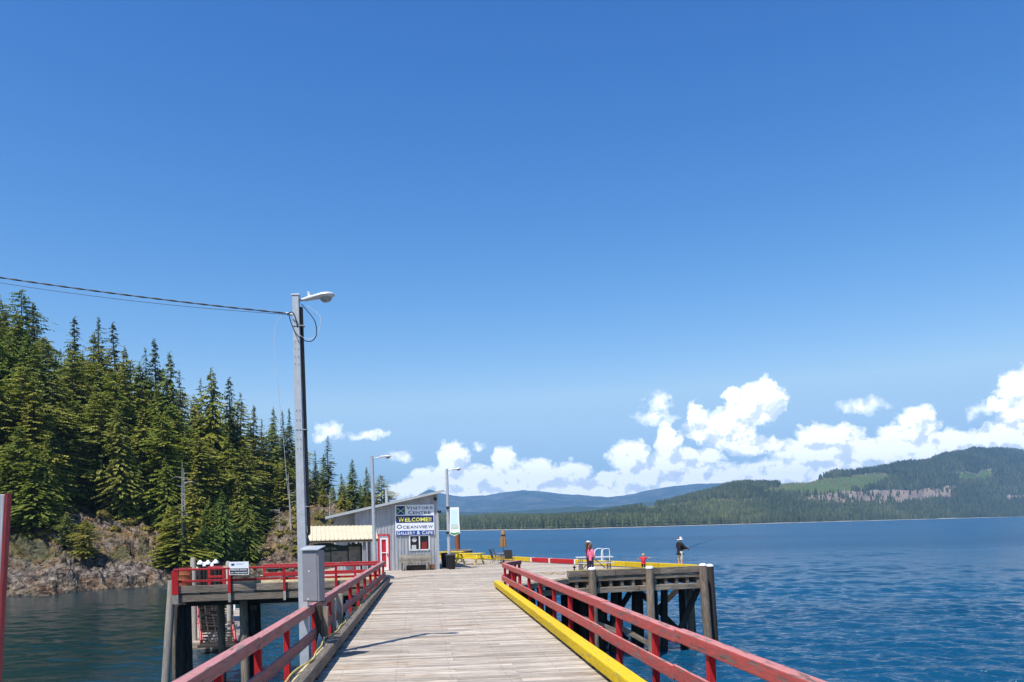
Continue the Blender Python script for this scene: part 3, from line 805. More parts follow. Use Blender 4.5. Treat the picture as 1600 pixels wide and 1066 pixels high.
sky_t = [ # u, vtop, r, var, wide, label
 (4,462,62,4,1.0,'conifer at the left edge of the photo on top of the wooded hill'),
 (38,453,60,4,1.05,'highest pointed conifer crown on the wooded hill, near the left edge'),
 (64,474,58,2,1.1,'dark ragged conifer just right of the highest crown on the hill'),
 (100,546,52,5,.9,'low thin conifer between the highest crown and the lone dark spire'),
 (120,494,50,2,1.15,'lone dark spire conifer on the skyline, left of the two twin spires'),
 (163,497,50,5,1.1,'left one of the two dark twin spire conifers on the skyline'),
 (184,504,48,2,1.1,'right one of the two dark twin spire conifers on the skyline'),
 (200,542,34,0,1.05,'bright olive conifer in front of the twin dark spires'),
 (233,545,42,5,.9,'thin see-through conifer left of the dark pointed top in mid hill'),
 (248,531,42,2,1.1,'dark pointed conifer top in the middle of the hillside skyline'),
 (270,551,40,1,1.0,'conifer just right of the dark pointed top, sloping right side'),
 (288,580,36,5,.9,'slender conifer at the notch of blue sky in the tree line'),
 (316,592,34,5,.8,'small thin spire left of the broad olive conifer by the sky notch'),
 (334,576,32,3,1.0,'broad olive conifer right of the sky notch, tallest above the red landing'),
 (358,590,34,2,1.1,'dark conifer just right of the broad olive one above the red landing'),
 (382,614,32,5,1.0,'conifer descending the skyline, third from the broad olive one'),
 (397,634,34,2,1.0,'dark narrow conifer where the skyline drops towards the near lamp post'),
 (411,655,36,5,.9,'thin bluish conifer in the dip left of the near lamp post'),
 (428,636,36,0,.8,'pointed conifer just left of the near lamp post with a white wire before it'),
 (445,643,38,2,.8,'dark narrow conifer touching the near lamp post on its left'),
 (457,639,38,2,.75,'dark narrow conifer directly behind the near lamp post'),
 (478,682,36,1,.85,'conifer immediately right of the near lamp post'),
 (494,704,34,5,.9,'short thin conifer between the near lamp post and the layered one'),
 (514,682,36,5,1.25,'layered conifer standing alone below the small white cloud'),
 (552,717,34,0,1.1,'round topped conifer left of the middle lamp post'),
 (575,730,36,1,1.0,'conifer directly behind the middle lamp post'),
 (598,743,34,4,1.3,'last conifer at the right end of the wood, above the shed roof'),
 (536,740,30,1,1.0,'short conifer filling the gap right of the layered one'),
 (472,735,26,3,.9,'low bright conifer behind the cream shelter roof beside the near lamp post'),
 (22,520,44,4,1.1,'olive conifer below the highest crowns near the left edge'),
 (80,530,46,4,1.0,'yellowish olive conifer under the ragged dark one near the left'),
 (146,560,42,1,1.0,'olive conifer below the left twin spire')]
for (u, v, r, var, w, lb) in sky_t:
    tree(u, Sd(u) + r, vtop=v, var=var, label=lb, wide=w)
SK = sorted([(t[0], t[1]) for t in sky_t[:28]])
rt = random.Random(23); cnt = 0; placed = []
for row, (r0, r1, stepu) in enumerate([(38, 48, 19), (29, 36, 20), (20, 26, 21), (13.5, 18, 23)]):
    u = -60 + row * 7
    while u < 615:
        uj = u + rt.uniform(-7, 7); r = rt.uniform(r0, r1); d = Sd(uj) + r
        skip = (405 < uj < 520 and row >= 2) or (uj > 520 and row >= 2)
        if uj < 235 and row == 3 and rt.random() < .45: skip = True
        vt = interp(SK, uj) + [26, 60, 105, 160][row] * rt.uniform(.65, 1.3)
        z0 = hz(uj, d); zt = D(uj, vt, d).z; h = zt - z0
        hm = [27, 25, 21, 14][row] * rt.uniform(.85, 1.05)
        h = min(h, hm)
        if h > 3.5 and not skip:
            var = rt.choice([0, 1, 3, 4, 6, 0, 4, 1]) if row < 3 else rt.choice([0, 3, 6, 3])
            lb = ['conifer in the back of the left wood, its top just under the skyline',
                  'conifer in the middle of the dense wood on the left hill',
                  'conifer in the front part of the dense wood above the rocky shore',
                  'short bushy conifer at the foot of the wood beside the bare rocks'][row]
            gp = ['conifers just under the skyline', 'conifers in the middle of the wood', 'conifers in the front of the wood', 'short conifers at the foot of the wood'][row]
            tree(uj, d, h=h, var=var, label=lb, group=gp, wide=rt.uniform(.95, 1.25))
        u += stepu
for (u, v, r, var, w, lb) in [
 (282,788,7,6,1.5,'small drooping pale green conifer at the water edge left of the red landing'),
 (322,790,7,3,1.1,'bright green cedar at the water edge behind the corner of the red landing'),
 (350,765,9,3,1.1,'tall bright green cedar standing behind the white caps of the piles'),
 (384,770,9,3,1.1,'bright green cedar behind the private dock sign'),
 (302,720,12,0,1.0,'olive conifer behind the small bleached snag above the landing'),
 (262,790,9,0,1.1,'conifer at the right end of the bare rocks above the shore'),
 (105,800,11,4,1.0,'small rounded pine on top of the bare rocks at the left'),
 (135,812,7,4,1.2,'tiny lone pine standing on the grassy ledge of the bare rocks')]:
    tree(u, Sd(u) + r, vtop=v, var=var, label=lb, wide=w)

# dead snags
def snag(u, d, vtop, label, lean=0.0, nb=14):
    z0 = hz(u, d) - .4; h = D(u, vtop, d).z - z0; p = H(u, d, z0)
    mb = MB(); rg = random.Random(int(u))
    mb.path([Vector((lean * h * k / 6, 0, h * k / 6)) for k in range(7)], [.16 * (1 - k / 6.6) + .02 for k in range(7)], 6)
    for k in range(nb):
        z = rg.uniform(.3, .95) * h; a = rg.uniform(0, 6.28); l = rg.uniform(.6, 1.9)
        mb.path([(lean * z, 0, z), (lean * z + math.cos(a) * l * .6, math.sin(a) * l * .6, z + .15), (lean * z + math.cos(a) * l, math.sin(a) * l, z + rg.uniform(-.4, .3))], [.045, .03, .012], 4)
    o = build('dead_tree', mb, M['snag']); o.location = p
    tag(o, label, 'dead tree')
snag(283, Sd(283) + 6, 722, 'taller bare grey snag in front of the wood left of the near lamp post', .02)
snag(289, Sd(289) + 6.5, 732, 'shorter bare grey snag close beside its taller neighbour')
snag(437, Sd(437) + 12, 795, 'bleached dead tree with side branches on the brown bank', 0, 12)
snag(455, Sd(455) + 12, 740, 'thin bleached dead stem left of the near lamp post', -.03, 8)
snag(516, Sd(516) + 14, 770, 'fan of bleached dead branches behind the shed roof', 0, 26)

# undergrowth: low bushes, one mass
def bush_mass(name, spots, matl, seed):
    rg = random.Random(seed); V = []; F = []; RN = []
    for (c, R, n) in spots:
        for i in range(n):
            d = Vector((rg.gauss(0, 1), rg.gauss(0, 1), abs(rg.gauss(0, 1)))).normalized()
            p = c + Vector((d.x * R, d.y * R, d.z * R * .8)) * rg.uniform(.6, 1.05)
            s = rg.uniform(.12, .34); a = d.cross(Vector((rg.random(), rg.random(), rg.random()))).normalized() * s; bb = d.cross(a).normalized() * s * .7
            k = len(V); V.extend([tuple(p - a), tuple(p - bb), tuple(p + a), tuple(p + bb)]); F.append((k, k + 1, k + 2, k + 3)); RN.append(rg.random())
    me = bpy.data.meshes.new(name); me.from_pydata(V, [], F)
    at = me.attributes.new('rnd', 'FLOAT', 'FACE'); at.data.foreach_set('value', np.array(RN, dtype=np.float32))
    return link(name, me, matl)
M['shrub'] = foliage('shrub leaves', (.05, .055, .015), (.13, .12, .035), (.24, .20, .07), .2)
spots = []
for k in range(85):
    u = rt.uniform(-60, 235); r = rt.choice([rt.uniform(14, 20), rt.uniform(15, 32), rt.uniform(14, 20)]); d = Sd(u) + r
    spots.append((H(u, d, hz(u, d) + .05), rt.uniform(.3, 1.1), 110))
for k in range(40):
    u = rt.uniform(235, 400); r = rt.uniform(3.5, 9); d = Sd(u) + r
    spots.append((H(u, d, hz(u, d) + .1), rt.uniform(.4, 1.1), 110))
for k in range(95):
    u = rt.uniform(385, 560); r = rt.uniform(5, 26); d = Sd(u) + r
    spots.append((H(u, d, hz(u, d)), rt.uniform(.3, 1.0), 90))
tag(bush_mass('undergrowth', spots, M['shrub'], 3), 'olive and straw coloured bushes on the rocks and bank below the wood', 'undergrowth', kind='stuff')
# driftwood logs on the shore behind the shelter
for k, (u, r, ln, a) in enumerate([(412, 2.0, 5, .3), (438, 2.6, 6, -.2), (500, 2.0, 6, .1)]):
    mb = MB(); c = H(u, Sd(u) + r, hz(u, Sd(u) + r) + .35)
    dv = RT * math.cos(a) + FW * math.sin(a)
    mb.path([c - dv * ln / 2, c + Vector((0, 0, .1)), c + dv * ln / 2 + Vector((0, 0, .15))], [.28, .25, .17], 8)
    tag(build('driftwood_log', mb, M['snag'], center=True), ['bleached log on the shore, leftmost of three behind the landing', 'bleached log on the shore between two others behind the landing', 'bleached log on the shore seen past the electrical cabinet'][k], 'log', 'driftwood logs')
# ------------------------------------------------------------------ pier decks
def xspan(poly, y):
    xs = []
    for (a, b), (c, d) in zip(poly, poly[1:] + poly[:1]):
        if (b > y) != (d > y): xs.append(a + (c - a) * (y - b) / (d - b))
    xs.sort(); return list(zip(xs[::2], xs[1::2]))
def planks(poly, z=0.0, pitch=.205, th=.075, seed=1, y0=None, joints=True):
    rg = random.Random(seed); mb = MB()
    y = min(p[1] for p in poly) if y0 is None else y0
    y1 = max(p[1] for p in poly)
    while y < y1:
        w = pitch * rg.uniform(.82, 1.15)
        for (a, b) in xspan(poly, y + w / 2):
            cuts = [a, b]
            if joints and b - a > 3.2:
                c = a + (b - a) * rg.choice([.33, .5, .62, .7]); cuts = [a, c, b]
            for p, q in zip(cuts, cuts[1:]):
                dz = rg.uniform(-.004, .004); e = rg.uniform(-.015, .015)
                mb.beam((p + .003, y + w / 2, z - th / 2 + dz), (q - .003 + e * (q == b), y + w / 2, z - th / 2 + dz), w - .011, th)
        y += w
    return mb
def W2(xr, d): p = L(xr, d); return (p.x, p.y)
XR, XL = 3.30, -2.5
def xi(y): return -2.02 + .0117 * y
def xl(y): return xi(y) - .32
appr_poly = [(xl(-4), -4), (XR, -4), (XR, 39), (xl(39), 39)]
E2, E3, E4, FE1 = W2(.9, 38), W2(2.71, 40.4), W2(10.05, 42.7), W2(9.95, 43.5)
FE2, FE3 = W2(-7.0, 72.5), W2(-12.3, 66)
wh_poly = [(XR, 34.5), E2, E3, E4, FE1, FE2, FE3, W2(-12.3, 39.5), (-1.9, 41.3), (xl(39), 39), (XR, 39)]
ld_poly = [W2(-14.7, 35.3), (-1.93, 37.73), (-1.93, 41.3), W2(-14.7, 38.9)]

pier = thing('pier_approach', (0, 0, 0), 0, 'long straight timber pier deck of pale cross planks leading away from the camera', 'pier')
build('deck', planks(appr_poly, seed=2), M['deck'], pier)
mb = MB()
for x in (-2.1, -1.2, -.2, .8, 1.8, 2.7, 3.3):
    mb.beam((x, -4, -.23), (x + (.35 if x < -2 else 0), 39, -.23), .15, .29)
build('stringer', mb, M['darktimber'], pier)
for y in [-1, 3.7, 8.4, 13.1, 17.8, 22.5, 27.2, 31.9, 36.6]:
    mb = MB(); mb.beam((-2.75, y, -.53), (3.75, y, -.53), .3, .3); build('cap_beam', mb, M['darktimber'], pier)
    for x in (-2.2, .5, 3.2):
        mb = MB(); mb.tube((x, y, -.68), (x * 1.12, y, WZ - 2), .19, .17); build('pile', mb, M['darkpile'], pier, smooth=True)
    mb = MB(); mb.beam((-2.3, y + .24, -.9), (3.4, y + .24, WZ + .3), .07, .22); build('brace', mb, M['darktimber'], pier)

wharf = thing('wharf', (0, 0, 0), 0, 'wide timber wharf at the end of the pier carried on tall dark piles', 'wharf')
build('deck', planks(wh_poly, seed=3, pitch=.25), M['deck'], wharf)
# near face of the right wing: bull timber, joist ends, lower beam
def Lv(xr, d, z): return L(xr, d, z)
n0, n1 = Vector((*E3, 0)), Vector((*E4, 0))
nd_ = (n1 - n0).normalized(); nn = Vector((nd_.y, -nd_.x, 0))
Z = lambda z: Vector((0, 0, z))
mb = MB()
cuts = [0, .33, .66, 1.0]
for a, b in zip(cuts, cuts[1:]):
    mb.beam(n0.lerp(n1, a) + nn * .02 + Z(.16), n0.lerp(n1, b) + nn * .02 - nd_ * .02 + Z(.16), .28, .32)
build('edge_timber', mb, M['timber'], wharf, bevel=.015)
mb = MB(); mb.beam(n0 + nn * .02 + Z(.332), n1 + nn * .02 + Z(.332), .24, .02); build('painted_strip', mb, M['yellowthin'], wharf)
mb = MB(); mb.beam(n0 - nd_ * 1.2 + nn * .0 + Z(-.16), n1 + Z(-.16), .22, .16); build('edge_plank', mb, M['timber'], wharf)
mb = MB()
ln = (n1 - n0).length; k = -1.4
while k < ln:
    mb.beam(n0 + nd_ * k + nn * .05 + Z(-.40), n0 + nd_ * k - nn * 5 + Z(-.40), .16, .30); k += .62
build('joist', mb, M['timber'], wharf)
mb = MB(); mb.beam(n0 - nd_ * 1.6 + nn * .06 + Z(-.70), n0.lerp(n1, .5) + nn * .06 + Z(-.70), .3, .28); mb.beam(n0.lerp(n1, .5) + nd_ * .01 + nn * .07 + Z(-.70), n1 + nn * .07 + Z(-.70), .3, .28)
build('lower_beam', mb, M['timber'], wharf, bevel=.015)
# diagonal near edge by the rail end
e1, e3 = Vector((XR + .1, 34.6, 0)), Vector((*E2, 0))
mb = MB(); mb.beam(e1 + Z(-.2), e3 + Z(-.2), .2, .24); mb.beam(e3 + Z(-.2), n0 + Z(-.2), .2, .24); build('edge_beam', mb, M['timber'], wharf)
# under-deck beams
for d in (45.5, 48.8, 52.1, 55.4, 58.7, 62):
    a, b = Vector((*W2(-11.5, d), 0)), Vector((*W2(9.95 - (d - 43.5) * .58 - .6, d), 0))
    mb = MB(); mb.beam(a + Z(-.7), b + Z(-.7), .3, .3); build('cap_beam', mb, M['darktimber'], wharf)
mb = MB()
for k in range(16):
    x = -11.5 + k * 1.35; dm = 43.5 + (9.95 - x) / .58 - 1.5
    if dm > 45: mb.beam(L(x, max(41.5, 43.2), -.4), L(x, min(dm, 66), -.4), .16, .3)
build('stringer', mb, M['darktimber'], wharf)
# piles
wh_piles = [(925, 889, 40.7, .0), (1014.5, 887, 41.7, .0)]
for (u, v, d, lean) in wh_piles:
    t = D(u, v, d - .28); b_ = H(u + 3.2, d - .28, WZ - 2); b_ = Vector((t.x + .12, t.y, WZ - 2))
    mb = MB(); mb.path([b_, t - Z(.1), t], [.23, .19, .17], 14); pl = build('pile', mb, M['pile'], wharf, smooth=True)
    mb = MB(); mb.path([t - Z(.05), t + Z(.02), t + Z(.08)], [.205, .20, .12], 14); build('pile_cap', mb, M['white'], pl, smooth=True)
for (u, v, d, lx, mt, cap) in [(1098, 883, 42.4, .35, 'pile', 1), (1108.5, 884, 43.1, .28, 'darkpile', 1), (1077, 912, 43.6, .2, 'pile', 0)]:
    t = D(u, v, d); b_ = Vector((t.x + lx, t.y, WZ - 2))
    mb = MB(); mb.path([b_, t - Z(.1), t], [.25, .21, .18], 14); pl = build('pile', mb, M[mt], wharf, smooth=True)
    if cap: mb = MB(); mb.path([t - Z(.03), t + Z(.02), t + Z(.09)], [.215, .20, .10], 14); build('pile_cap', mb, M['white'], pl, smooth=True)
rg = random.Random(5)
for d in (43.9, 45.2, 46.4, 47.8, 49.5, 52, 55, 59, 63):
    xr = -11 if d > 50 else -3.5
    while xr < 9.95 - (d - 43.5) * .58 - .5:
        dd = d + rg.uniform(-.4, .4); xx = xr + rg.uniform(-.3, .3)
        t = L(xx, dd, -.8)
        if d < 44 and xx < 0: pass
        mb = MB(); mb.tube(t, (t.x + rg.uniform(-.3, .3), t.y, WZ - 2), .19, .21, 10); build('pile', mb, M['darkpile'], wharf, smooth=True)
        xr += {43.9: 1.15, 45.2: 1.05, 46.4: 1.15, 47.8: 1.2, 49.5: 1.4}.get(d, 3.0)
def lb(p, q, w, h, mt='darktimber', nm='brace', par=None):
    mb = MB(); mb.beam(p, q, w, h); return build(nm, mb, M[mt], par or wharf)
lb(D(1062, 985, 43.2), D(1094, 912, 43.5), .12, .3)
lb(D(960, 975, 42.0), D(1025, 1012, 42.3), .1, .26, 'timber')
lb(D(900, 962, 40.9), D(968, 988, 41.2), .1, .26, 'timber')
lb(D(985, 925, 44.8), D(940, 1000, 45.2), .12, .3)
lb(D(1000, 925, 46), D(1075, 1000, 46), .12, .3); lb(D(890, 925, 46), D(980, 1000, 46), .12, .3); lb(D(1060, 920, 48), D(985, 995, 48), .12, .3); lb(D(930, 920, 48), D(870, 985, 48), .12, .3)
# left part of the wharf: front face under the shelter
a, b = Vector((*W2(-12.3, 39.5), 0)), Vector((-1.9, 41.3, 0))
mb = MB(); mb.beam(a + Z(-.25), b + Z(-.25), .2, .34); build('edge_beam', mb, M['timber'], wharf)

# far edge kerb timbers
fe1, fe2 = Vector((*FE1, 0)), Vector((*FE2, 0)); fd = (fe2 - fe1).normalized()
def fe_at(u):          # point of the far edge on bearing u
    lo, hi = 0.0, 1.0
    for _ in range(40):
        m_ = (lo + hi) / 2; q = fe1.lerp(fe2, m_)
        if proj(q)[0] > u: lo = m_
        else: hi = m_
    return fe1.lerp(fe2, lo)
inw = Vector((fd.y, -fd.x, 0))
if (Vector((0, 50, 0)) - fe1).dot(inw) < 0: inw = -inw
kerbs = [(1094, 1036, 'yellow', 'yellow kerb timber nearest the corner pile, behind the man fishing'), (1035, 985, 'yellow', 'yellow kerb timber behind the child in the red life vest'),
         (984, 905, 'yellow', 'yellow kerb timber behind the white picnic table and ladder'), (903.5, 865.5, 'red', 'red kerb timber, the right one of the two on the far edge'),
         (863, 837, 'red', 'red kerb timber, the left one of the two on the far edge'), (834, 770, 'yellow', 'yellow kerb timber beside the closed umbrella'),
         (769, 690, 'yellow', 'yellow kerb timber behind the yellow picnic tables')]
for (a, b, mt, lbl) in kerbs:
    p, q = fe_at(a) + inw * .18, fe_at(b) + inw * .18
    mb = MB(); mb.beam(p + Z(.19), q + Z(.19), .28, .30)
    o = build('kerb_timber', mb, M['yellow'] if mt == 'yellow' else M['redpost'], bevel=.02, center=True)
    tag(o, lbl, 'kerb timber', 'kerb timbers along the far edge of the wharf')
for u in (904.3, 864.2, 835.5):
    p = fe_at(u) + inw * .18
    mb = MB(); mb.beam(p + Z(.19) - fd * .06, p + Z(.19) + fd * .06, .30, .33); tag(build('kerb_joint', mb, M['white'], center=True), {904.3: 'white block between the red kerb and the yellow kerb by the white table', 864.2: 'white block between the two red kerb timbers', 835.5: 'white block between the red kerb and the yellow kerb by the umbrella'}[u], 'kerb block')
# kerbs of the approach
def blocks(x_of, y0, y1, z, w, matl, par, name='spacer_block'):
    y = y0
    while y < y1:
        mb = MB(); mb.box((x_of(y), y, z), (w, .35, .09)); build(name, mb, matl, par); y += 1.2
k = thing('right_kerb', (3.145, 0, 0), 0, 'long bright yellow kerb timber along the right side of the pier', 'kerb timber')
k.name = 'kerb_timber'
WM[k.name] = Matrix.Translation((3.145, 0, 0))
mb = MB(); ys = [-3, 4.2, 10.6, 16.9, 23.1, 29.2, 34.6]
for a, b in zip(ys, ys[1:]): mb.beam((0, a, .185), (0, b - .012, .185), .27, .23)
build('beam', mb, M['yellow'], k, bevel=.03); blocks(lambda y: 0, -2, 34.4, .038, .2, M['darktimber'], k)
k = thing('kerb_timber', (0, 0, 0), 0, 'long dark weathered kerb timber with a rope along the left side of the pier', 'kerb timber')
mb = MB(); ys = [-3, 5.5, 12.4, 19, 25.8, 32, 39.6]
for a, b in zip(ys, ys[1:]): mb.beam((xi(a) - .09, a, .195), (xi(b) - .09, b - .012, .195), .18, .23)
M['kerbdark'] = wood('dark kerb timber', (.07, .065, .07), (.23, .19, .14), grime=.4)
build('beam', mb, M['kerbdark'], k, bevel=.035); blocks(lambda y: xi(y) - .10, -2, 39.4, .038, .13, M['darktimber'], k)
mb = MB(); mb.beam((xi(-3) - .235, -3, .13), (xi(39.4) - .235, 39.4, .13), .11, .25); build('painted_board', mb, M['cream'], k, bevel=.01)
mb = MB()
for ph in (0,):
    pts = []
    y = 9.0
    while y < 38.5:
        pts.append((xi(y) - .22 + .06 * math.sin(y * 1.35 + ph) + .03 * math.sin(y * 3.1), y, .322 + .02 * max(0, math.sin(y * 2.3 + ph)) + (.05 if ph else 0))); y += .22
    mb.path(pts, .017, 6)
tag(build('rope', mb, M['rope'], center=True), 'yellow rope draped in loops along the left kerb of the pier', 'rope')

# railings
def railing(name, pts, posts, label, mats, inward, top=1.07, post_bot=-.35, pw=.10, mid=(.34, .55), capw=.17, capt=.18, post_from=None, grp=None, capm=None, double=()):
    """pts: polyline of the rail's centre at deck level; posts: list of polyline parameters in metres"""
    pts = [Vector(p) for p in pts]
    o = thing(name, pts[0], 0, label, 'railing', grp); W = True
    seg = [(b - a).length for a, b in zip(pts, pts[1:])]
    def at(s):
        for i, l_ in enumerate(seg):
            if s <= l_ or i == len(seg) - 1: return pts[i] + (pts[i + 1] - pts[i]).normalized() * s, (pts[i + 1] - pts[i]).normalized()
            s -= l_
    tot = sum(seg); rg = random.Random(len(pts) * 7 + int(tot))
    mbt, mbm = MB(), MB()
    for a, b in zip(pts, pts[1:]):
        n = max(1, round((b - a).length / 4.8)); dirn = (b - a).normalized(); sd = Vector((dirn.y, -dirn.x, 0)) * inward
        for i in range(n):
            p, q = a.lerp(b, i / n), a.lerp(b, (i + 1) / n)
            g = rg.uniform(-.012, .012)
            mbt.beam(p + Z(top - capt / 2 + g), q + Z(top - capt / 2 + g) - dirn * .01, capw, capt)
            mbm.beam(p + sd * (pw / 2 + .03) + Z(sum(mid) / 2 + g), q + sd * (pw / 2 + .03) + Z(sum(mid) / 2 + g) - dirn * .01, .05, mid[1] - mid[0])
    build('top_rail', mbt, mats[0], o, world=True, bevel=.015); build('middle_rail', mbm, mats[1], o, world=True, bevel=.008)
    for s in posts:
        p, dirn = at(s); w_ = pw * (2.2 if s in double else 1)
        mb = MB(); mb.beam(p + Z(post_bot), p + Z(top - capt), pw, w_, up=dirn)
        ps = build('post', mb, mats[2], o, world=True, bevel=.006)
        if post_from is not None:
            mb = MB(); mb.beam(p + Z(post_from), p + Z(post_bot - .003), pw * .9, w_ * .9, up=dirn); build('post_foot', mb, M['palepile'], ps, world=True)
    return o
rx_ = lambda y: 3.88 - .0115 * y
ry = [-2 + 2.4 * i for i in range(16) if -2 + 2.4 * i < 34]
py = [1.0, 3.3, 5.65, 7.97, 10.33, 12.78, 15.1, 17.45, 19.85, 22.1, 24.5, 26.9, 29.2, 31.4, 33.9]
p0 = Vector((rx_(-2), -2, 0)); pc = Vector((3.42, 34.3, 0)); pe = Vector((4.35, 36.3, 0))
L0 = (pc - p0).length
railing('railing', [p0, pc, pe], [(y + 2) * L0 / 36.3 for y in py] + [L0 + .8, L0 + 1.5, L0 + 2.1], 'faded pinkish red timber railing along the right side of the pier', [M['redfaded'], M['redfaded'], M['redpost']], -1)
lx = lambda y: -2.76 + .0225 * y
q0 = Vector((lx(-2), -2, 0)); q1 = Vector((lx(17.2) - .02, 17.2, 0)); q2 = Vector((lx(39.5), 39.5, 0))
LL = (q1 - q0).length
railing('railing', [q0, q1, q2], [(y + 2) for y in (1, 3.4, 5.8, 8.2, 10.4, 12.6, 14.9)] + [LL + .9 + 2.35 * i for i in range(10)], 'pinkish red timber railing along the left side of the pier beside the near lamp post', [M['redmauve'], M['redmauve'], M['redpost']], 1)

# landing on the left
landing = thing('landing', L(-14.7, 35.3), 0, 'narrow timber landing on piles left of the pier above the gangway', 'landing')
f0, f1 = Vector((*ld_poly[0], 0)), Vector((*ld_poly[1], 0)); fdir = (f1 - f0).normalized(); fn = Vector((fdir.y, -fdir.x, 0))
build('deck', planks(ld_poly, seed=5, pitch=.24, joints=False), M['deck'], landing, world=True)
b0, b1 = Vector((*ld_poly[3], 0)), Vector((*ld_poly[2], 0))
mb = MB()
for a, b in ((0, .265), (.265, .55), (.55, 1)):
    mb.beam(f0.lerp(f1, a) + fn * .03 + Z(.16 + rnd.uniform(-.01, .01)), f0.lerp(f1, b) + fn * .03 - fdir * .015 + Z(.16), .30, .32)
build('kerb_timber', mb, M['timber'], landing, world=True, bevel=.02)
mb = MB(); mb.beam(f0 + fn * .0 + Z(-.24), f1 + Z(-.24), .28, .30); build('edge_beam', mb, M['timber'], landing, world=True, bevel=.02)
mb = MB(); mb.beam(b0.lerp(b1, .30) + Z(.17), b1 + Z(.17), .26, .26); build('painted_kerb', mb, M['cream'], landing, world=True, bevel=.02)
mb = MB(); mb.beam(f0 - fdir * -.06 + Z(-.2), b0 + fdir * .06 + Z(-.2), .16, .4); build('edge_beam', mb, M['timber'], landing, world=True)
for (u, v, d, bx, mt, ra) in [(268.5, 907, 35.25, -.55, 'palepile', .17), (280, 945, 35.9, .0, 'darkpile', .22), (291, 945, 36.3, .0, 'darkpile', .22), (273, 925, 37.6, .0, 'pile', .17),
                              (380.5, 936, 36.6, .03, 'pile', .19), (394, 942, 37.0, .05, 'darkpile', .20), (345, 935, 38.0, 0, 'pile', .17), (401, 935, 38.9, 0, 'darkpile', .17),
                              (560, 925, 38, 0, 'pile', .18)]:
    t = D(u, v, d)
    mb = MB(); mb.path([(t.x + bx, t.y, WZ - 2), t - Z(.12), t], [ra * 1.08, ra, ra * .85], 12)
    pl = build('pile', mb, M[mt], landing, world=True, smooth=True)
# dark upper portion (bolted collar beams) beside the pile at the right
mb = MB(); mb.beam(D(398, 945, 36.8), D(398, 953, 36.8), .35, .3); build('cleat', mb, M['darktimber'], landing, world=True)
mb = MB(); mb.beam(f0.lerp(f1, .0) - fn * 1.2 + Z(-.55), f1 - fn * 1.2 + Z(-.55), .28, .26); build('cap_beam', mb, M['darktimber'], landing, world=True)
tl = (f1 - f0).length
pp = [.06, 2.28, 4.60, 6.85, 8.6]
railing('railing', [f0 + fn * .22, f1 + fn * .22], [p for p in pp if p < tl], 'bright red railing along the front of the landing carrying a white sign', [M['red'], M['red'], M['redpost']], -1, top=1.06, post_bot=-.05, post_from=-.45, pw=.12, capw=.14, capt=.09, mid=(.45, .55), double=(.06,))
bb0 = b0 - fdir * .05
railing('railing', [b0 + fdir * .1, b0.lerp(b1, .09)], [0.05, .7], 'short red railing at the back left corner of the landing beside the rusty drum', [M['red'], M['red'], M['redpost']], 1, top=1.0, capt=.09, mid=(.45, .55))
railing('railing', [b0.lerp(b1, .31), b1 - fdir * .3], [0.05, 2.2, 4.4, 5.6], 'red railing along the back of the landing behind the white sign', [M['red'], M['red'], M['redpost']], 1, top=1.0, capt=.11, mid=(.42, .60))
mb = MB(); p = D(290, 900, 38.2); p.z = .005
mb.lathe([(.29, 0), (.30, .02), (.29, .04), (.285, .3), (.30, .32), (.285, .34), (.285, .62), (.30, .64), (.285, .66), (.285, .98), (.30, 1.0), (.27, 1.0), (.27, .97)], 18, (0, 0, 0))
o = build('rusty_drum', mb, M['rust'], smooth=True); o.location = p; tag(o, 'rusty orange steel drum at the back left corner of the landing', 'drum')

# gangway, its landing and the float
fl = thing('float', G(330, 985, -3.95), 0, 'grey plank float lying on the water under the landing', 'float')
fc = [G(292, 1003, -3.98), G(404, 1012, -3.98), G(381, 951, -3.98), G(296, 952, -3.98)]
fpoly = [(p.x, p.y) for p in fc]
build('deck', planks(fpoly, z=-3.95, seed=8, pitch=.3, joints=False), M['deck'], fl, world=True)
mb = MB()
for a, b in zip(fc, fc[1:] + fc[:1]): mb.beam(a - Z(.22), b - Z(.22), .3, .34)
build('frame', mb, M['timber'], fl, world=True)
mb = MB()
for t in (.1, .4, .7, .9): mb.tube(fc[0].lerp(fc[3], t) - Z(.55), fc[1].lerp(fc[2], t) - Z(.55), .3)
build('float_log', mb, M['darkpile'], fl, world=True)
gt, gb = H(325, 56.5, -.7), H(338, 46.6, -3.8)
gd = (gb - gt).normalized(); gs = RT
gw = thing('gangway', gt, 0, 'steep gangway with red and dark lattice sides going down to the float', 'gangway')
for s in (-1, 1):
    mb = MB(); mb.beam(gt + gs * s * .98 + Z(.12), gb + gs * s * .98 + Z(.12), .15, .30); build('side_beam', mb, M['redpost'], gw, world=True)
    mb = MB(); mb.beam(gt + gs * s * .98 + Z(.85), gb + gs * s * .98 + Z(.85), .06, .06)
    n = 9
    for i in range(n + 1):
        p = gt.lerp(gb, i / n) + gs * s * .98; mb.beam(p, p + Z(.85), .05, .05, up=gd)
    build('handrail', mb, M['darktimber'], gw, world=True)
mb = MB(); n = 26
for i in range(n + 1):
    p = gt.lerp(gb, i / n); mb.beam(p - gs * .93 + Z(.06), p + gs * .93 + Z(.06), .15, .07, up=Z(1))
build('tread', mb, M['darktimber'], gw, world=True)
mb = MB()
for x in (-.55, -.1, .35): mb.beam(gt + gs * x + Z(.14), gb + gs * x + Z(.14), .06, .07)
for i in range(9):
    p = gt.lerp(gb, (i + .5) / 9); mb.beam(p - gs * .9 + Z(.55), p + gs * .9 + Z(.55), .05, .05)
build('grating', mb, M['darktimber'], gw, world=True)
mb = MB(); mb.box(gb + FW * .2 - RT * -.3 + Z(-.05), (2.6, 1.6, .12), rz=-YAW); build('foot_plate', mb, M['darktimber'], gw, world=True)
gl = thing('gangway_landing', H(325, 59.5), 0, 'small far platform of dark piles at the top of the gangway', 'landing')
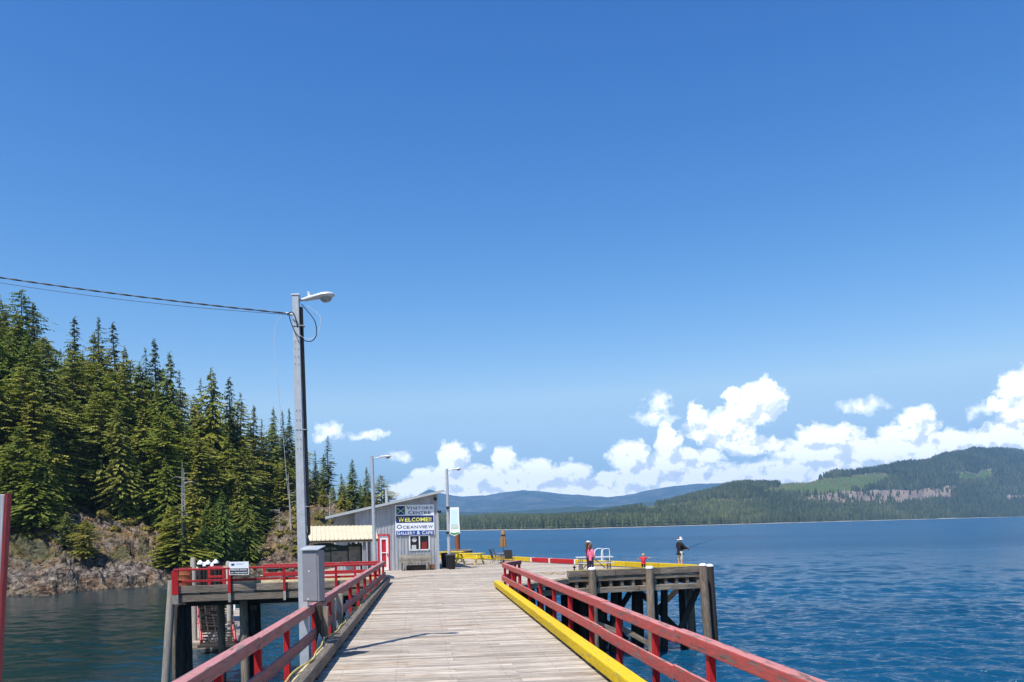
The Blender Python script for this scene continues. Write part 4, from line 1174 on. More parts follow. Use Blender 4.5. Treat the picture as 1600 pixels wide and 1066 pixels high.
g4 = [H(297, 58, 0), H(362, 58, 0), H(362, 61.5, 0), H(297, 61.5, 0)]
build('deck', planks([(p.x, p.y) for p in g4], seed=9, joints=False), M['deck'], gl, world=True)
mb = MB(); mb.beam(g4[0] - Z(.3), g4[1] - Z(.3), .3, .4); build('edge_beam', mb, M['darktimber'], gl, world=True)
for u, d in ((300, 58.4), (358, 58.4), (300, 61), (358, 61)):
    t = H(u, d, -.1); mb = MB(); mb.tube(t, (t.x, t.y, WZ - 2), .18); build('pile', mb, M['darkpile'], gl, world=True, smooth=True)
# mooring dolphin: cluster of dark piles with white caps
dg = thing('pile_cluster', H(330, 53.5, WZ), 0, 'tight cluster of dark piles topped with white pointed caps behind the landing', 'piles')
for i, (u, dd, vt) in enumerate([(313, 53.2, 880), (319, 54.2, 883), (325, 53.3, 880), (331, 54.2, 884), (337, 53.4, 878.5), (343, 54.4, 886)]):
    t = D(u, vt, dd); mb = MB(); mb.tube((t.x, t.y, WZ - 2), t, .15, .14, 10); pl = build('pile', mb, M['darkpile'], dg, world=True, smooth=True)
    if i != 5: mb = MB(); mb.path([t - Z(.08), t + Z(.03), t + Z(.20)], [.21, .20, .03], 10); build('pile_cap', mb, M['white'], pl, world=True, smooth=True)
for (u, vt, d, lbl, ra) in [(301.5, 871.5, 49.5, 'tall pale grey pile standing left of the white capped piles', .17), (356.5, 877, 48.5, 'tall pale grey pile standing beside the private dock sign', .15)]:
    t = D(u, vt, d); mb = MB(); mb.path([(0, 0, WZ - 2 - t.z), (0, 0, -.1), (0, 0, 0)], [ra, ra * .95, ra * .6], 12)
    o = build('mooring_pile', mb, M['palepile'], smooth=True); o.location = t; tag(o, lbl, 'pile')
mb = MB(); mb.box((0, 0, .45), (.3, .25, .9)); mb.prism([(-.18, -.15, .9), (.18, -.15, .9), (0, -.15, 1.05)], (0, .3, 0))
o = build('power_pedestal', mb, M['white']); o.location = G(365, 953, -3.945); tag(o, 'small white power pedestal at the far end of the float', 'pedestal')
# ------------------------------------------------------------------ lettering
def text_mesh(body, w, h, depth=.006, bold=.0, spacing=1.0):
    cu = bpy.data.curves.new('t', 'FONT'); cu.body = body; cu.size = 1; cu.extrude = .0; cu.offset = bold; cu.space_character = spacing; cu.resolution_u = 3
    o = bpy.data.objects.new('t', cu); COL.objects.link(o)
    bpy.context.view_layer.update()
    dg = bpy.context.evaluated_depsgraph_get(); me = bpy.data.meshes.new_from_object(o.evaluated_get(dg))
    bpy.data.objects.remove(o)
    a = np.array([v.co[:] for v in me.vertices]); lo, hi = a.min(0), a.max(0)
    sx_, sy_ = w / (hi[0] - lo[0]), h / (hi[1] - lo[1])
    out = [((v.co.x - lo[0]) * sx_, (v.co.y - lo[1]) * sy_) for v in me.vertices]
    fs = [tuple(p.vertices) for p in me.polygons]; bpy.data.meshes.remove(me); bpy.data.curves.remove(cu)
    return out, fs
def lettering(lines, matl, parent, y=-.02):
    """lines: (text, x, z, w, h, bold) in the parent's local x-z plane, front is -y; x, z = lower left corner"""
    V, F = [], []
    for (t, x, z, w, h, bd) in lines:
        v, f = text_mesh(t, w, h, bold=bd); b = len(V)
        V += [(x + p[0], y, z + p[1]) for p in v]; F += [tuple(b + i for i in q) for q in f]
    me = bpy.data.meshes.new('lettering'); me.from_pydata(V, [], F)
    return link('lettering', me, matl, parent)
def smallcaps(words, x, z, w, hb, hs, bold):
    """first letter tall, the others smaller, all on one baseline"""
    out = []; units = []
    for wd in words:
        for i, c in enumerate(wd): units.append((c, i == 0))
        units.append((' ', False))
    units = units[:-1]
    wid = lambda c, big: (1.32 if big else 1.0) * ({'I': .42, '!': .42, ' ': .5, 'W': 1.35, 'M': 1.3, 'O': 1.12, 'E': .85, 'L': .85, '&': 1.1}.get(c, 1.0))
    tot = sum(wid(c, b) for c, b in units); k = w / tot
    for c, b in units:
        ww = wid(c, b) * k
        if c != ' ': out.append((c, x + ww * .08, z, ww * (.84 if c not in 'I!' else .55), hb if b else hs, bold))
        x += ww
    return out
M['navy'] = plain('navy sign paint', (.008, .03, .14), .5, 0, .06)
M['blue'] = plain('blue sign paint', (.012, .07, .30), .5, 0, .06)
M['signgreen'] = plain('green sign paint', (.01, .12, .06), .5, 0, .06)
M['signyellow'] = plain('sign yellow', (.85, .78, .10), .5, 0, .04)
M['signwhite'] = plain('sign white', (.80, .81, .84), .5, 0, .04)
M['darkgreen'] = plain('dark green board', (.006, .022, .02), .5, 0, .1)

# ------------------------------------------------------------------ shed / visitors centre
m, nt, b = mat('grey metal siding'); M['siding'] = m
P = nd(nt, 'ShaderNodeTexCoord').outputs['Object']
n1 = nz(nt, mapping(nt, P, (5, 5, .5)), 1.2, 5, .6); n2 = nz(nt, P, .8, 4, .6)
c = mixc(nt, 1.0, (.43, .445, .475), ramp(nt, n1, [(.3, .66), (.7, 1.12)]), 'MULTIPLY'); c = mixc(nt, 1.0, c, ramp(nt, n2, [(.3, .82), (.7, 1.05)]), 'MULTIPLY')
nt.links.new(c, b.inputs['Base Color']); b.inputs['Roughness'].default_value = .55
bA, bB = G(556, 893.5, 0), G(685, 889.5, 0)
bdir = (bB - bA).normalized(); brz = math.atan2(bdir.y, bdir.x)
Wd = (bB - bA).length
shed = thing('visitor_shed', bA, brz, 'grey metal clad shed with a single sloping roof at the left of the wharf', 'shed')
SL = (4.72 - 3.30) / (Wd + 1.55)               # roof slope
def roofz(x): return 4.72 - (Wd - x) * SL
mb = MB(); DP = 5.6
# walls as thick shells with openings left for door and window
dx0, dx1, dh = (591 - 556) / 25.4, (609 - 556) / 25.4, 2.18
wx0, wx1, wz0, wz1 = Wd - (685 - 641.5) / 24.8, Wd - (685 - 671.5) / 24.8, 1.24, 2.14
def wallp(x0, x1, z0, z1a, z1b): mb.prism([(x0, 0, z0), (x1, 0, z0), (x1, 0, z1b), (x0, 0, z1a)], (0, .12, 0))
wallp(0, dx0, 0, roofz(0), roofz(dx0)); wallp(dx0, dx1, dh, roofz(dx0), roofz(dx1)); wallp(dx1, wx0, 0, roofz(dx1), roofz(wx0))
wallp(wx0, wx1, 0, wz0, wz0); wallp(wx0, wx1, wz1, roofz(wx0), roofz(wx1)); wallp(wx1, Wd, 0, roofz(wx1), roofz(Wd))
mb.prism([(Wd - .12, .12, 0), (Wd - .12, DP, 0), (Wd - .12, DP, roofz(Wd)), (Wd - .12, .12, roofz(Wd))], (.12, 0, 0))
mb.prism([(0, .12, 0), (0, DP, 0), (0, DP, roofz(0)), (0, .12, roofz(0))], (.12, 0, 0))
mb.prism([(.12, DP - .12, 0), (Wd - .12, DP - .12, 0), (Wd - .12, DP - .12, roofz(Wd)), (.12, DP - .12, roofz(0))], (0, .12, 0))
x = .1
while x < Wd - .05:                             # ribs of the cladding
    for (a, b_) in (((0, roofz(x)),) if not (dx0 < x < dx1 or wx0 < x < wx1) else (((dh, roofz(x)),) if dx0 < x < dx1 else ((0, wz0 - .05), (wz1 + .05, roofz(x))))):
        mb.beam((x, -.012, a + .02), (x, -.012, b_ - .02), .045, .05, up=(0, 1, 0))
    x += .205
build('wall', mb, M['siding'], shed)
# recessed left bay in shade
mb = MB(); X0 = -(556 - 523) / 25.4
mb.prism([(X0, 1.0, 0), (0, 1.0, 0), (0, 1.0, roofz(0)), (X0, 1.0, roofz(X0))], (0, .12, 0))
mb.prism([(X0, 1.12, 0), (X0, DP, 0), (X0, DP, roofz(X0)), (X0, 1.12, roofz(X0))], (.12, 0, 0))
x = X0 + .1
while x < 0: mb.beam((x, .985, 0.02), (x, .985, roofz(x) - .02), .035, .03, up=(0, 1, 0)); x += .205
build('rear_wall', mb, M['siding'], shed)
mb = MB(); r0, r1 = X0 - .45, Wd + .42
mb.prism([(r0, -.47, roofz(r0) + .03), (r1, -.47, roofz(r1) + .03), (r1, -.47, roofz(r1) + .13), (r0, -.47, roofz(r0) + .13)], (0, DP + .92, 0))
roof = build('roof', mb, M['roofmetal'], shed)
mb = MB(); x = r0 + .2
while x < r1: mb.beam((x, -.46, roofz(x) + .14), (x, DP + .44, roofz(x) + .14), .04, .03); x += .45
build('roof_rib', mb, M['roofmetal'], roof)
mb = MB(); mb.prism([(r0, -.495, roofz(r0) - .0), (r1, -.495, roofz(r1) - .0), (r1, -.495, roofz(r1) + .155), (r0, -.495, roofz(r0) + .155)], (0, .022, 0)); build('fascia', mb, M['roofmetal'], roof)
mb = MB(); mb.tube((2.05, 2.2, roofz(2.05)), (2.05, 2.2, roofz(2.05) + 1.15), .09, n=12); build('vent_pipe', mb, M['galv'], roof, smooth=True)
mb = MB()
mb.tube((Wd - .12, -.06, 4.45), (Wd - .12, -.25, 4.38), .07, .11, 10); mb.tube((Wd + .03, -.05, 3.62), (Wd + .18, -.18, 3.58), .06, .09, 10); build('floodlight', mb, M['black'], shed)
mb = MB(); mb.beam((Wd + .012, -.025, 0), (Wd + .012, -.025, roofz(Wd)), .12, .05, up=(0, 1, 0)); build('corner_trim', mb, M['galv'], shed)
# door
dr = thing_door = None
mb = MB()
mb.beam((dx0 + .04, -.03, 0), (dx0 + .04, -.03, dh), .08, .06, up=(0, 1, 0)); mb.beam((dx1 - .04, -.03, 0), (dx1 - .04, -.03, dh), .08, .06, up=(0, 1, 0)); mb.beam((dx0, -.03, dh + .04), (dx1, -.03, dh + .04), .06, .08)
df = build('door_frame', mb, M['redbright'], shed)
mb = MB(); a, c_ = dx0 + .08, dx1 - .08
mb.beam((a + .07, .02, .02), (a + .07, .02, dh), .14, .05, up=(0, 1, 0)); mb.beam((c_ - .07, .02, .02), (c_ - .07, .02, dh), .14, .05, up=(0, 1, 0))
mb.beam((a + .14, .02, dh - .12), (c_ - .14, .02, dh - .12), .05, .24); mb.beam((a + .14, .02, .12), (c_ - .14, .02, .12), .05, .2); mb.beam((a + .14, .02, 1.12), (c_ - .14, .02, 1.12), .05, .05)
dl = build('screen_door', mb, M['white'], shed)
mb = MB(); mb.box(((a + c_) / 2, .065, dh / 2), (c_ - a - .27, .03, dh - .3)); build('door_panel', mb, M['redbright'], dl)
mb = MB(); mb.box((c_ - .06, -.03, 1.0), (.04, .06, .14)); build('handle', mb, M['black'], dl)
# window
mb = MB(); t = .07
mb.beam((wx0 - .02, -.02, wz0), (wx1 + .02, -.02, wz0), .06, t); mb.beam((wx0 - .02, -.02, wz1), (wx1 + .02, -.02, wz1), .06, t)
for xx in (wx0, (wx0 + wx1) / 2, wx1): mb.beam((xx, -.021, wz0 - t / 2), (xx, -.021, wz1 + t / 2), t, .058, up=(0, 1, 0))
wf = build('window', mb, M['white'], shed)
m, nt, b = mat('window glass'); b.inputs['Base Color'].default_value = (.015, .01, .012, 1); b.inputs['Roughness'].default_value = .05; M['glass'] = m
mb = MB(); mb.box(((wx0 + wx1) / 2, .05, (wz0 + wz1) / 2), (wx1 - wx0, .01, wz1 - wz0)); build('pane', mb, M['glass'], wf)
mb = MB(); wm = (wx0 + wx1) / 2
mb.path([(wx0 + .29, .030, 1.88), (wx0 + .29, .040, 1.88)], .15, 20); mb.box((wx0 + .26, .035, 1.42), (.28, .012, .26)); build('notice', mb, M['tabletop'], wf)
mb = MB(); mb.box((wm + .3, .037, 1.52), (.34, .012, .42)); build('red_sign', mb, plain('dull red sign', (.22, .02, .02), .5), wf)
# the sign
sx0, sx1, sz0, sz1 = Wd - (685 - 620) / 24.8, Wd - (685 - 680) / 24.8, 2.17, 4.06
SW, SH = sx1 - sx0, sz1 - sz0
sp_ = WM[shed.name] @ Vector((sx0, -.06, sz0))
sg = thing('wall_sign', sp_, brz, 'large white and navy visitors centre welcome sign high on the shed wall', 'sign')
mb = MB(); mb.box((SW / 2, 0, SH / 2), (SW, .03, SH)); build('board', mb, M['signwhite'], sg)
mb = MB(); mb.box((SW / 2, -.018, SH * .525), (SW * .96, .004, SH * .235)); build('navy_band', mb, M['navy'], sg)
mb = MB(); mb.box((SW / 2, -.018, SH * .075), (SW * .97, .004, SH * .15)); build('blue_band', mb, M['blue'], sg)
lx0, lz0, ls = SW * .03, SH * .675, SW * .225
mb = MB(); mb.box((lx0 + ls / 2, -.018, lz0 + ls * .5), (ls, .004, ls)); lg = build('emblem', mb, M['signgreen'], sg)
mb = MB(); cxx, czz = lx0 + ls / 2, lz0 + ls * .5
for s in (1, -1): mb.prism([(cxx, -.021, czz), (cxx + ls * .48 * (1 if s > 0 else 1), -.021, czz + ls * .48 * s), (cxx - ls * .48, -.021, czz + ls * .48 * s)], (0, -.003, 0))
build('emblem_wedge', mb, M['navy'], lg)
mb = MB()
mb.path([(cxx - ls * .46, -.028, czz + ls * .3), (cxx, -.028, czz - .02), (cxx + ls * .46, -.028, czz - ls * .44)], .012, 5); mb.path([(cxx + ls * .46, -.028, czz + ls * .3), (cxx, -.028, czz - .02), (cxx - ls * .46, -.028, czz - ls * .44)], .012, 5)
build('emblem_line', mb, M['signwhite'], lg)
nav = smallcaps(['VISITORS'], SW * .275, SH * .845, SW * .70, SH * .115, SH * .09, .012) + smallcaps(['CENTRE'], SW * .32, SH * .69, SW * .60, SH * .115, SH * .09, .012) + smallcaps(['OCEANVIEW'], SW * .02, SH * .22, SW * .95, SH * .13, SH * .095, .008)
lettering(nav, M['navy'], sg, -.024)
lettering(smallcaps(['WELCOME!!'], SW * .06, SH * .445, SW * .88, SH * .155, SH * .13, .02), M['signyellow'], sg, -.026)
lettering(smallcaps(['GALLERY', '&', 'CAFE'], SW * .03, SH * .022, SW * .93, SH * .115, SH * .095, .014), M['signwhite'], sg, -.026)

# ------------------------------------------------------------------ bench by the wall
bp = WM[shed.name] @ Vector((Wd - (685 - 648.5) / 24.8, -.55, 0))
M['benchwood'] = wood('pale bench boards', (.24, .2, .15), (.46, .42, .34), grime=.4)
be = thing('bench', bp, brz, 'weathered cream wooden bench against the shed wall below the window', 'bench')
mb = MB(); mb.beam((-.98, .12, .62), (.98, .12, .62), .04, .2); mb.beam((-.98, .15, .85), (.98, .15, .85), .04, .2); build('backrest', mb, M['benchwood'], be)
mb = MB(); [mb.beam((-.98, y, .44), (.98, y, .44), .12, .035) for y in (-.3, -.16, -.02)]; build('seat', mb, M['timber'], be)
for x in (-.8, .8):
    mb = MB(); mb.beam((x, -.3, 0), (x, -.3, .42), .06, .06, up=(0, 1, 0)); mb.beam((x, .1, 0), (x, .17, .95), .06, .06, up=(0, 1, 0)); mb.beam((x, -.33, .40), (x, .13, .40), .05, .05); build('leg', mb, M['timber'], be)
    mb = MB(); mb.path(smooth_path([(x * .45, -.32, .44), (x * .45, -.34, .62), (x * .45, -.2, .72), (x * .45, .1, .7)]), .02, 6); build('armrest', mb, M['greymesh'], be)
mb = MB(); mb.box((.05, 0, .17), (1.2, .35, .30)); 
o = build('crate', mb, M['darktimber'], bevel=.02); o.location = bp + Vector((0, 0, .005)); o.rotation_euler.z = brz; tag(o, 'dark low crate stored under the bench', 'crate')
mb = MB(); mb.lathe([(.13, 0), (.17, .02), (.19, .30), (.21, .32), (.17, .32), (.15, .26)], 14)
o = build('flower_pot', mb, plain('terracotta', (.42, .2, .11), .9)); o.location = WM[shed.name] @ Vector((Wd - .42, -.35, .005)); tag(o, 'terracotta pot at the foot of the shed corner', 'flower pot')

# ------------------------------------------------------------------ shelter with map boards
sb = thing('shelter', H(530, 42.2), -YAW, 'open shelter with a cream corrugated metal roof beside the shed', 'shelter')
def loc_u(u, d, z): p = H(u, d, z) - H(530, 42.2); return Vector((p.dot(RT), p.dot(FW), z))
eL, eR = D(474, 846, 41.5), D(590.5, 842.5, 41.5); tL, tR = D(474, 823.5, 43.2), D(583, 822, 43.2)
mb = MB(); mb.prism([eL, eR, tR, tL], (0, 0, .03))
n = 17
for i in range(n + 1):
    mb.beam(eL.lerp(eR, i / n) + Z(.045) - FW * .01, tL.lerp(tR, i / n) + Z(.045), .05, .03)
build('roof', mb, M['creamroof'], sb, world=True)
mb = MB(); bL, bR = H(474, 44.9, eL.z + .1), H(583, 44.9, eR.z + .1); mb.prism([tL, tR, bR, bL], (0, 0, .03)); build('rear_roof', mb, M['creamroof'], sb, world=True)
mb = MB(); mb.beam(eL - Z(.06) + FW * .06, eR - Z(.06) + FW * .06, .05, .12); build('fascia', mb, M['timber'], sb, world=True)
for (u, d) in ((480, 41.8), (569, 41.8), (482, 44.6), (576, 44.6)):
    p = H(u, d); mb = MB(); mb.beam(p, H(u, d, eL.z + .02), .15, .15, up=FW); build('post', mb, M['galvpaint'], sb, world=True)
ib = thing('information_board', H(530, 42.4), -YAW, 'dark green map board with wavy top and tree cut-outs under the cream roof', 'information board')
def ip(u, v, y=0): p = D(u, v, 42.4); q = p - H(530, 42.4); return Vector((q.dot(RT), y, p.z))
outline = [(488, 885), (566, 885), (566, 852), (562, 851), (561, 845), (558, 850), (553, 849), (551, 846), (549, 851), (546, 850), (545.5, 844), (543, 852), (538, 852.5), (530, 852), (522, 850.5), (514, 848), (506, 847), (498, 848.5), (488, 853)]
mb = MB(); mb.prism([ip(u, v) for u, v in outline], (0, .06, 0)); build('board', mb, M['darkgreen'], ib)
def panelmat(name, seed, a, b_, c__):
    m, nt, bb = mat(name); P = nd(nt, 'ShaderNodeTexCoord').outputs['Object']
    v = nd(nt, 'ShaderNodeTexVoronoi'); v.inputs['Scale'].default_value = 4.2; mp = nd(nt, 'ShaderNodeMapping'); mp.inputs['Location'].default_value = (seed, seed, 0); nt.links.new(P, mp.inputs[0]); nt.links.new(mp.outputs[0], v.inputs[0])
    c = ramp(nt, v.outputs['Color'], [(.2, a), (.5, b_), (.8, c__)], 'CONSTANT'); nt.links.new(mixc(nt, .55, c, (.16, .145, .12)), bb.inputs[0]); bb.inputs['Roughness'].default_value = .5
    return m
for i, (u0, v0, u1, v1) in enumerate([(490, 863, 516, 884), (518.5, 861, 543, 884), (545.5, 854, 563, 884)]):
    a, c_ = ip(u0, v1), ip(u1, v0); mb = MB(); mb.box(((a.x + c_.x) / 2, -.015, (a.z + c_.z) / 2), (c_.x - a.x, .02, c_.z - a.z))
    pn = build('map_panel', mb, panelmat('map panel %d' % i, i * 3.7, (.10, .09, .07), (.22, .2, .17), (.14, .07, .05)), ib)
for (u) in (491, 563):
    p = H(u, 42.45); q = p - H(530, 42.4); mb = MB(); mb.beam((q.dot(RT), .1, 0), (q.dot(RT), .1, 1.9), .09, .09, up=(0, 1, 0)); build('leg', mb, M['darktimber'], ib)
a, c_ = ip(508, 859.5), ip(526, 855.5)
lettering([('SALT  TRAIL', a.x, a.z, c_.x - a.x, c_.z - a.z, .01)], plain('pale lettering', (.22, .3, .27), .6), ib, -.012)

# private dock sign on the landing rail
s0 = D(373.5, 898.2, 35.55)
ps = thing('dock_sign', s0, -YAW, 'white sign with black private dock panel hung on the red landing rail', 'sign')
mb = MB(); mb.box((0, 0, .285), (.86, .02, .57)); build('board', mb, M['signwhite'], ps)
mb = MB(); mb.box((0, -.013, .155), (.80, .004, .25)); build('black_panel', mb, M['black'], ps)
lettering([('PRIVATE DOCK', -.36, .18, .72, .075, .02), ('NO TRESPASSING', -.37, .065, .74, .06, .018)], M['signwhite'], ps, -.02)
lettering([('INFORMATION', -.12, .47, .36, .03, .005), ('PORT OFFICE', -.12, .42, .30, .03, .005)], plain('grey ink', (.25, .3, .4), .6), ps, -.015)
mb = MB(); mb.box((-.26, -.013, .45), (.14, .004, .09)); build('emblem', mb, M['navy'], ps)

# ------------------------------------------------------------------ lamp posts
def lamp_head(par, pos, scale=1.0, tilt=.14, ax=Vector((1, 0, 0))):
    """cobra head along local +x of the given axis, built in world coordinates"""
    def T(x, y, z): 
        s = Vector((-ax.y, ax.x, 0)); return pos + (ax * (x * math.cos(tilt) - z * math.sin(tilt)) + s * y + Z(z * math.cos(tilt) + x * math.sin(tilt))) * scale
    secs = [(0, .04, .045, 0), (.10, .065, .055, .005), (.28, .10, .06, .01), (.45, .15, .075, .01), (.58, .16, .075, 0), (.68, .13, .06, -.01), (.735, .05, .03, -.015)]
    n = 14; V = []; Fc = []
    for (x, hw, hh_, zc) in secs:
        for k in range(n):
            a = 2 * math.pi * k / n; V.append(T(x, hw * math.cos(a), zc + hh_ * math.sin(a)))
    for i in range(len(secs) - 1):
        for k in range(n): Fc.append((i * n + k, (i + 1) * n + k, (i + 1) * n + (k + 1) % n, i * n + (k + 1) % n))
    mb = MB()
    for f in Fc: mb.face([V[i] for i in f])
    mb.face([V[k] for k in range(n)]); mb.face([V[(len(secs) - 1) * n + k] for k in range(n)])
    h = build('lamp_head', mb, M['lampwhite'], par, world=True, smooth=True)
    mb = MB(); mb.ball((0, 0, 0), .15, .12, .12, 14, 8)
    mb.v = [tuple(T(.53 + x, y, -.045 + z)) for (x, y, z) in mb.v]
    build('lens', mb, plain('lamp lens', (.33, .33, .30), .25, 0, .05), h, world=True, smooth=True)
    mb = MB(); mb.tube(T(.14, 0, .04), T(.14, 0, .14) , .035 * scale, n=10); mb.tube(T(.14, 0, .14), T(.14, 0, .16), .04 * scale, n=10); build('light_sensor', mb, M['white'], h, world=True, smooth=True)
top, bot = D(462.5, 462, 16.7), D(478.2, 1062, 16.7)
lp = thing('lamp_post', bot, 0, 'tall square grey lamp post beside the left railing with wires and an electrical cabinet', 'lamp post')
mb = MB(); mb.beam(bot, top, .20, .17, up=FW, w2=.135, h2=.12); build('pole', mb, M['galv'], lp, world=True, bevel=.012)
mb = MB(); mb.beam(top, top + Z(.02), .17, .15, up=FW); build('pole_cap', mb, M['white'], lp, world=True)
pd = (bot - top)
def onp(t, dx=0, dy=0): return top + pd * t + RT * dx + FW * dy
mb = MB(); mb.path([onp(.03, .098, .02), onp(.3, .115, .02), onp(.62, .135, .02)], .032, 8); cd = build('conduit', mb, M['black'], lp, world=True, smooth=True)
mb = MB(); mb.path(smooth_path([onp(.62, .135, .02), D(479, 838, 16.75), D(483, 850, 16.75), D(487, 857, 16.7)]), .034, 8); build('lower_conduit', mb, plain('brown conduit', (.13, .10, .085), .7), lp, world=True, smooth=True)
mb = MB(); mb.tube(onp(.012, .05), onp(.012, .20) + Z(.015), .03, n=10); build('arm', mb, M['galv'], lp, world=True, smooth=True)
lamp_head(lp, onp(.012, .16) + Z(.01), .86, .16, RT)
mb = MB()
for t in (.07, .12, .14, .16, .18, .30, .325, .35, .375, .40):
    for s in (-.03, .035): mb.box(onp(t, s, -.078), (.014, .008, .014), rz=-YAW)
build('bolt', mb, M['black'], lp, world=True)
mb = MB()
for t in (.08, .35, .55): mb.beam(onp(t, -.085), onp(t, .16), .15, .012)
build('strap', mb, M['galv'], lp, world=True)
# loops of cable at the top
ins = D(451, 490, 16.6)
mb = MB()
mb.path(smooth_path([ins, D(455, 505, 16.6), D(463, 522, 16.55), D(475, 532, 16.6), D(487, 533, 16.6), D(494, 524, 16.6), D(494, 510, 16.6), D(489, 497, 16.6), D(471, 475, 16.65)]), .010, 6)
mb.path(smooth_path([ins, D(457, 488, 16.55), D(462, 498, 16.55), D(465, 512, 16.55)]), .012, 6)
build('cable_loop', mb, M['cable'], lp, world=True, smooth=True)
mb = MB(); mb.path(smooth_path([D(463, 512, 16.55), D(470, 525, 16.55), D(485, 530, 16.6), D(496, 520, 16.6), D(501, 505, 16.6), D(498, 492, 16.6), D(480, 478, 16.6)]), .005, 5); build('thin_cable', mb, M['wire'], lp, world=True, smooth=True)
mb = MB(); mb.tube(ins - RT * .06, onp(.05, -.06), .03, n=8); build('insulator', mb, M['white'], lp, world=True, smooth=True)
# cabinet
cb0 = D(491.0, 940, 16.35)
cb = thing('electrical_cabinet', cb0, -YAW - .25, 'tall grey steel electrical cabinet with sloped lid mounted on the near lamp post', 'cabinet')
mb = MB(); mb.box((0, .0, .52), (.36, .24, 1.02)); build('body', mb, M['galvpaint'], cb, bevel=.006)
mb = MB(); mb.box((-.015, -.128, .50), (.315, .014, .95)); dd_ = build('door', mb, M['galvpaint'], cb, bevel=.004)
mb = MB(); mb.box((-.03, -.138, .62), (.02, .01, .03)); mb.box((-.06, -.138, .06), (.02, .01, .03)); build('latch', mb, M['white'], dd_)
mb = MB(); mb.prism([(-.21, -.17, 1.035), (.20, -.17, 1.035), (.20, .14, 1.10), (-.21, .14, 1.10)], (0, 0, .02)); build('lid', mb, M['galv'], cb)
mb = MB(); mb.box((0, .15, .02), (.3, .12, .08)); mb.box((-.2, .12, .5), (.1, .06, .9)); build('bracket', mb, M['black'], cb)
# timber support beneath the cabinet and lamp
sp1 = thing('timber_support', H(500, 17.2, -1), 0, 'rough upright timbers bracing the lamp post outside the left railing', 'timbers')
for (u0, v0, u1, v1, d, w, mt) in [(499, 946, 497, 1020, 17.4, .12, 'darktimber'), (506, 948, 505, 1015, 17.9, .2, 'timber'), (521, 935, 520, 985, 20.2, .12, 'palepile'), (531, 928, 531, 972, 21.0, .14, 'palepile')]:
    mb = MB(); mb.beam(D(u0, v0, d), D(u1, v1 + 25, d), w, .12, up=FW); build('upright', mb, M[mt], sp1, world=True)
mb = MB(); mb.beam(D(478, 1040, 16.9), Vector((-2.3, 17.3, -.40)), .2, .2); build('outrigger', mb, M['timber'], sp1, world=True)
mb = MB()
for k in range(7): mb.path(smooth_path([D(499 + k, 990 + k * 2, 17.1), D(496 + k * 1.5, 1003, 17.05), D(497 + k * 1.4, 1014, 17.1), D(504 + k * .4, 1002 - k, 17.0)]), .011, 5)
tag(build('wire_bundle', mb, M['wire'], center=True, smooth=True), 'tangle of pale wire hanging under the cabinet at the left railing', 'wire')

# overhead wires
mb = MB(); A, B = D(-90, 420, 16.0), ins
def sagp(A, B, sag, wob=0, ph=0, n=60):
    out = []
    for i in range(n + 1):
        t = i / n; p = A.lerp(B, t) - Z(sag * 4 * t * (1 - t))
        if wob: p += Z(wob * math.sin(t * 70 + ph)) + FW * wob * math.cos(t * 70 + ph)
        out.append(p)
    return out
ow = thing('overhead_cable', A, 0, 'twisted black overhead cables running from the left edge to the near lamp post', 'cable')
mb.path(sagp(A, B, .05, .009, 0, 90), .0095, 6); mb.path(sagp(A, B, .05, .009, 3.1, 90), .0095, 6); build('twisted_cable', mb, M['cable'], ow, world=True, smooth=True)
mb = MB(); mb.path(sagp(A - Z(.09), B - Z(.02), .10), .005, 5); build('thin_cable', mb, M['cable'], ow, world=True, smooth=True)
mb = MB(); mb.path(smooth_path([D(443, 491, 16.6), D(432, 505, 16.6), D(429, 530, 16.6), D(433, 590, 16.6), D(438, 640, 16.7), D(444, 700, 16.8), D(449, 760, 16.9), D(455, 800, 17)]), .0045, 5)
tag(build('hanging_wire', mb, M['wire'], center=True, smooth=True), 'thin white wire hanging loose from the top of the near lamp post', 'wire')

def round_lamp(uT, vT, uB, d, label, r=.085, arm=1.1, zb=0.0, tilt=.05):
    t, b_ = D(uT, vT, d), H(uB, d, zb); o = thing('lamp_post', b_, 0, label, 'lamp post')
    mb = MB(); mb.path([b_, b_.lerp(t, .5), t], [r, r * .9, r * .78], 12); build('pole', mb, M['galv'], o, world=True, smooth=True)
    mb = MB(); mb.tube(b_, b_ + Z(.03), r * 1.8, n=12); build('base_plate', mb, M['galv'], o, world=True)
    mb = MB(); mb.path([t - Z(.12), t - Z(.08) + RT * arm * .4, t + Z(.0) + RT * arm * .62], .028, 8); build('arm', mb, M['galv'], o, world=True, smooth=True)
    lamp_head(o, t + RT * arm * .42 - Z(.04), .78, tilt, RT); return o
round_lamp(581, 713, 585, 41.0, 'slim round lamp post standing before the red door of the shed', .10, .95, 0, .05)
round_lamp(698, 733, 700.8, 50.5, 'slim round lamp post carrying the banner, right of the shed', .105, .75, 0, .12)
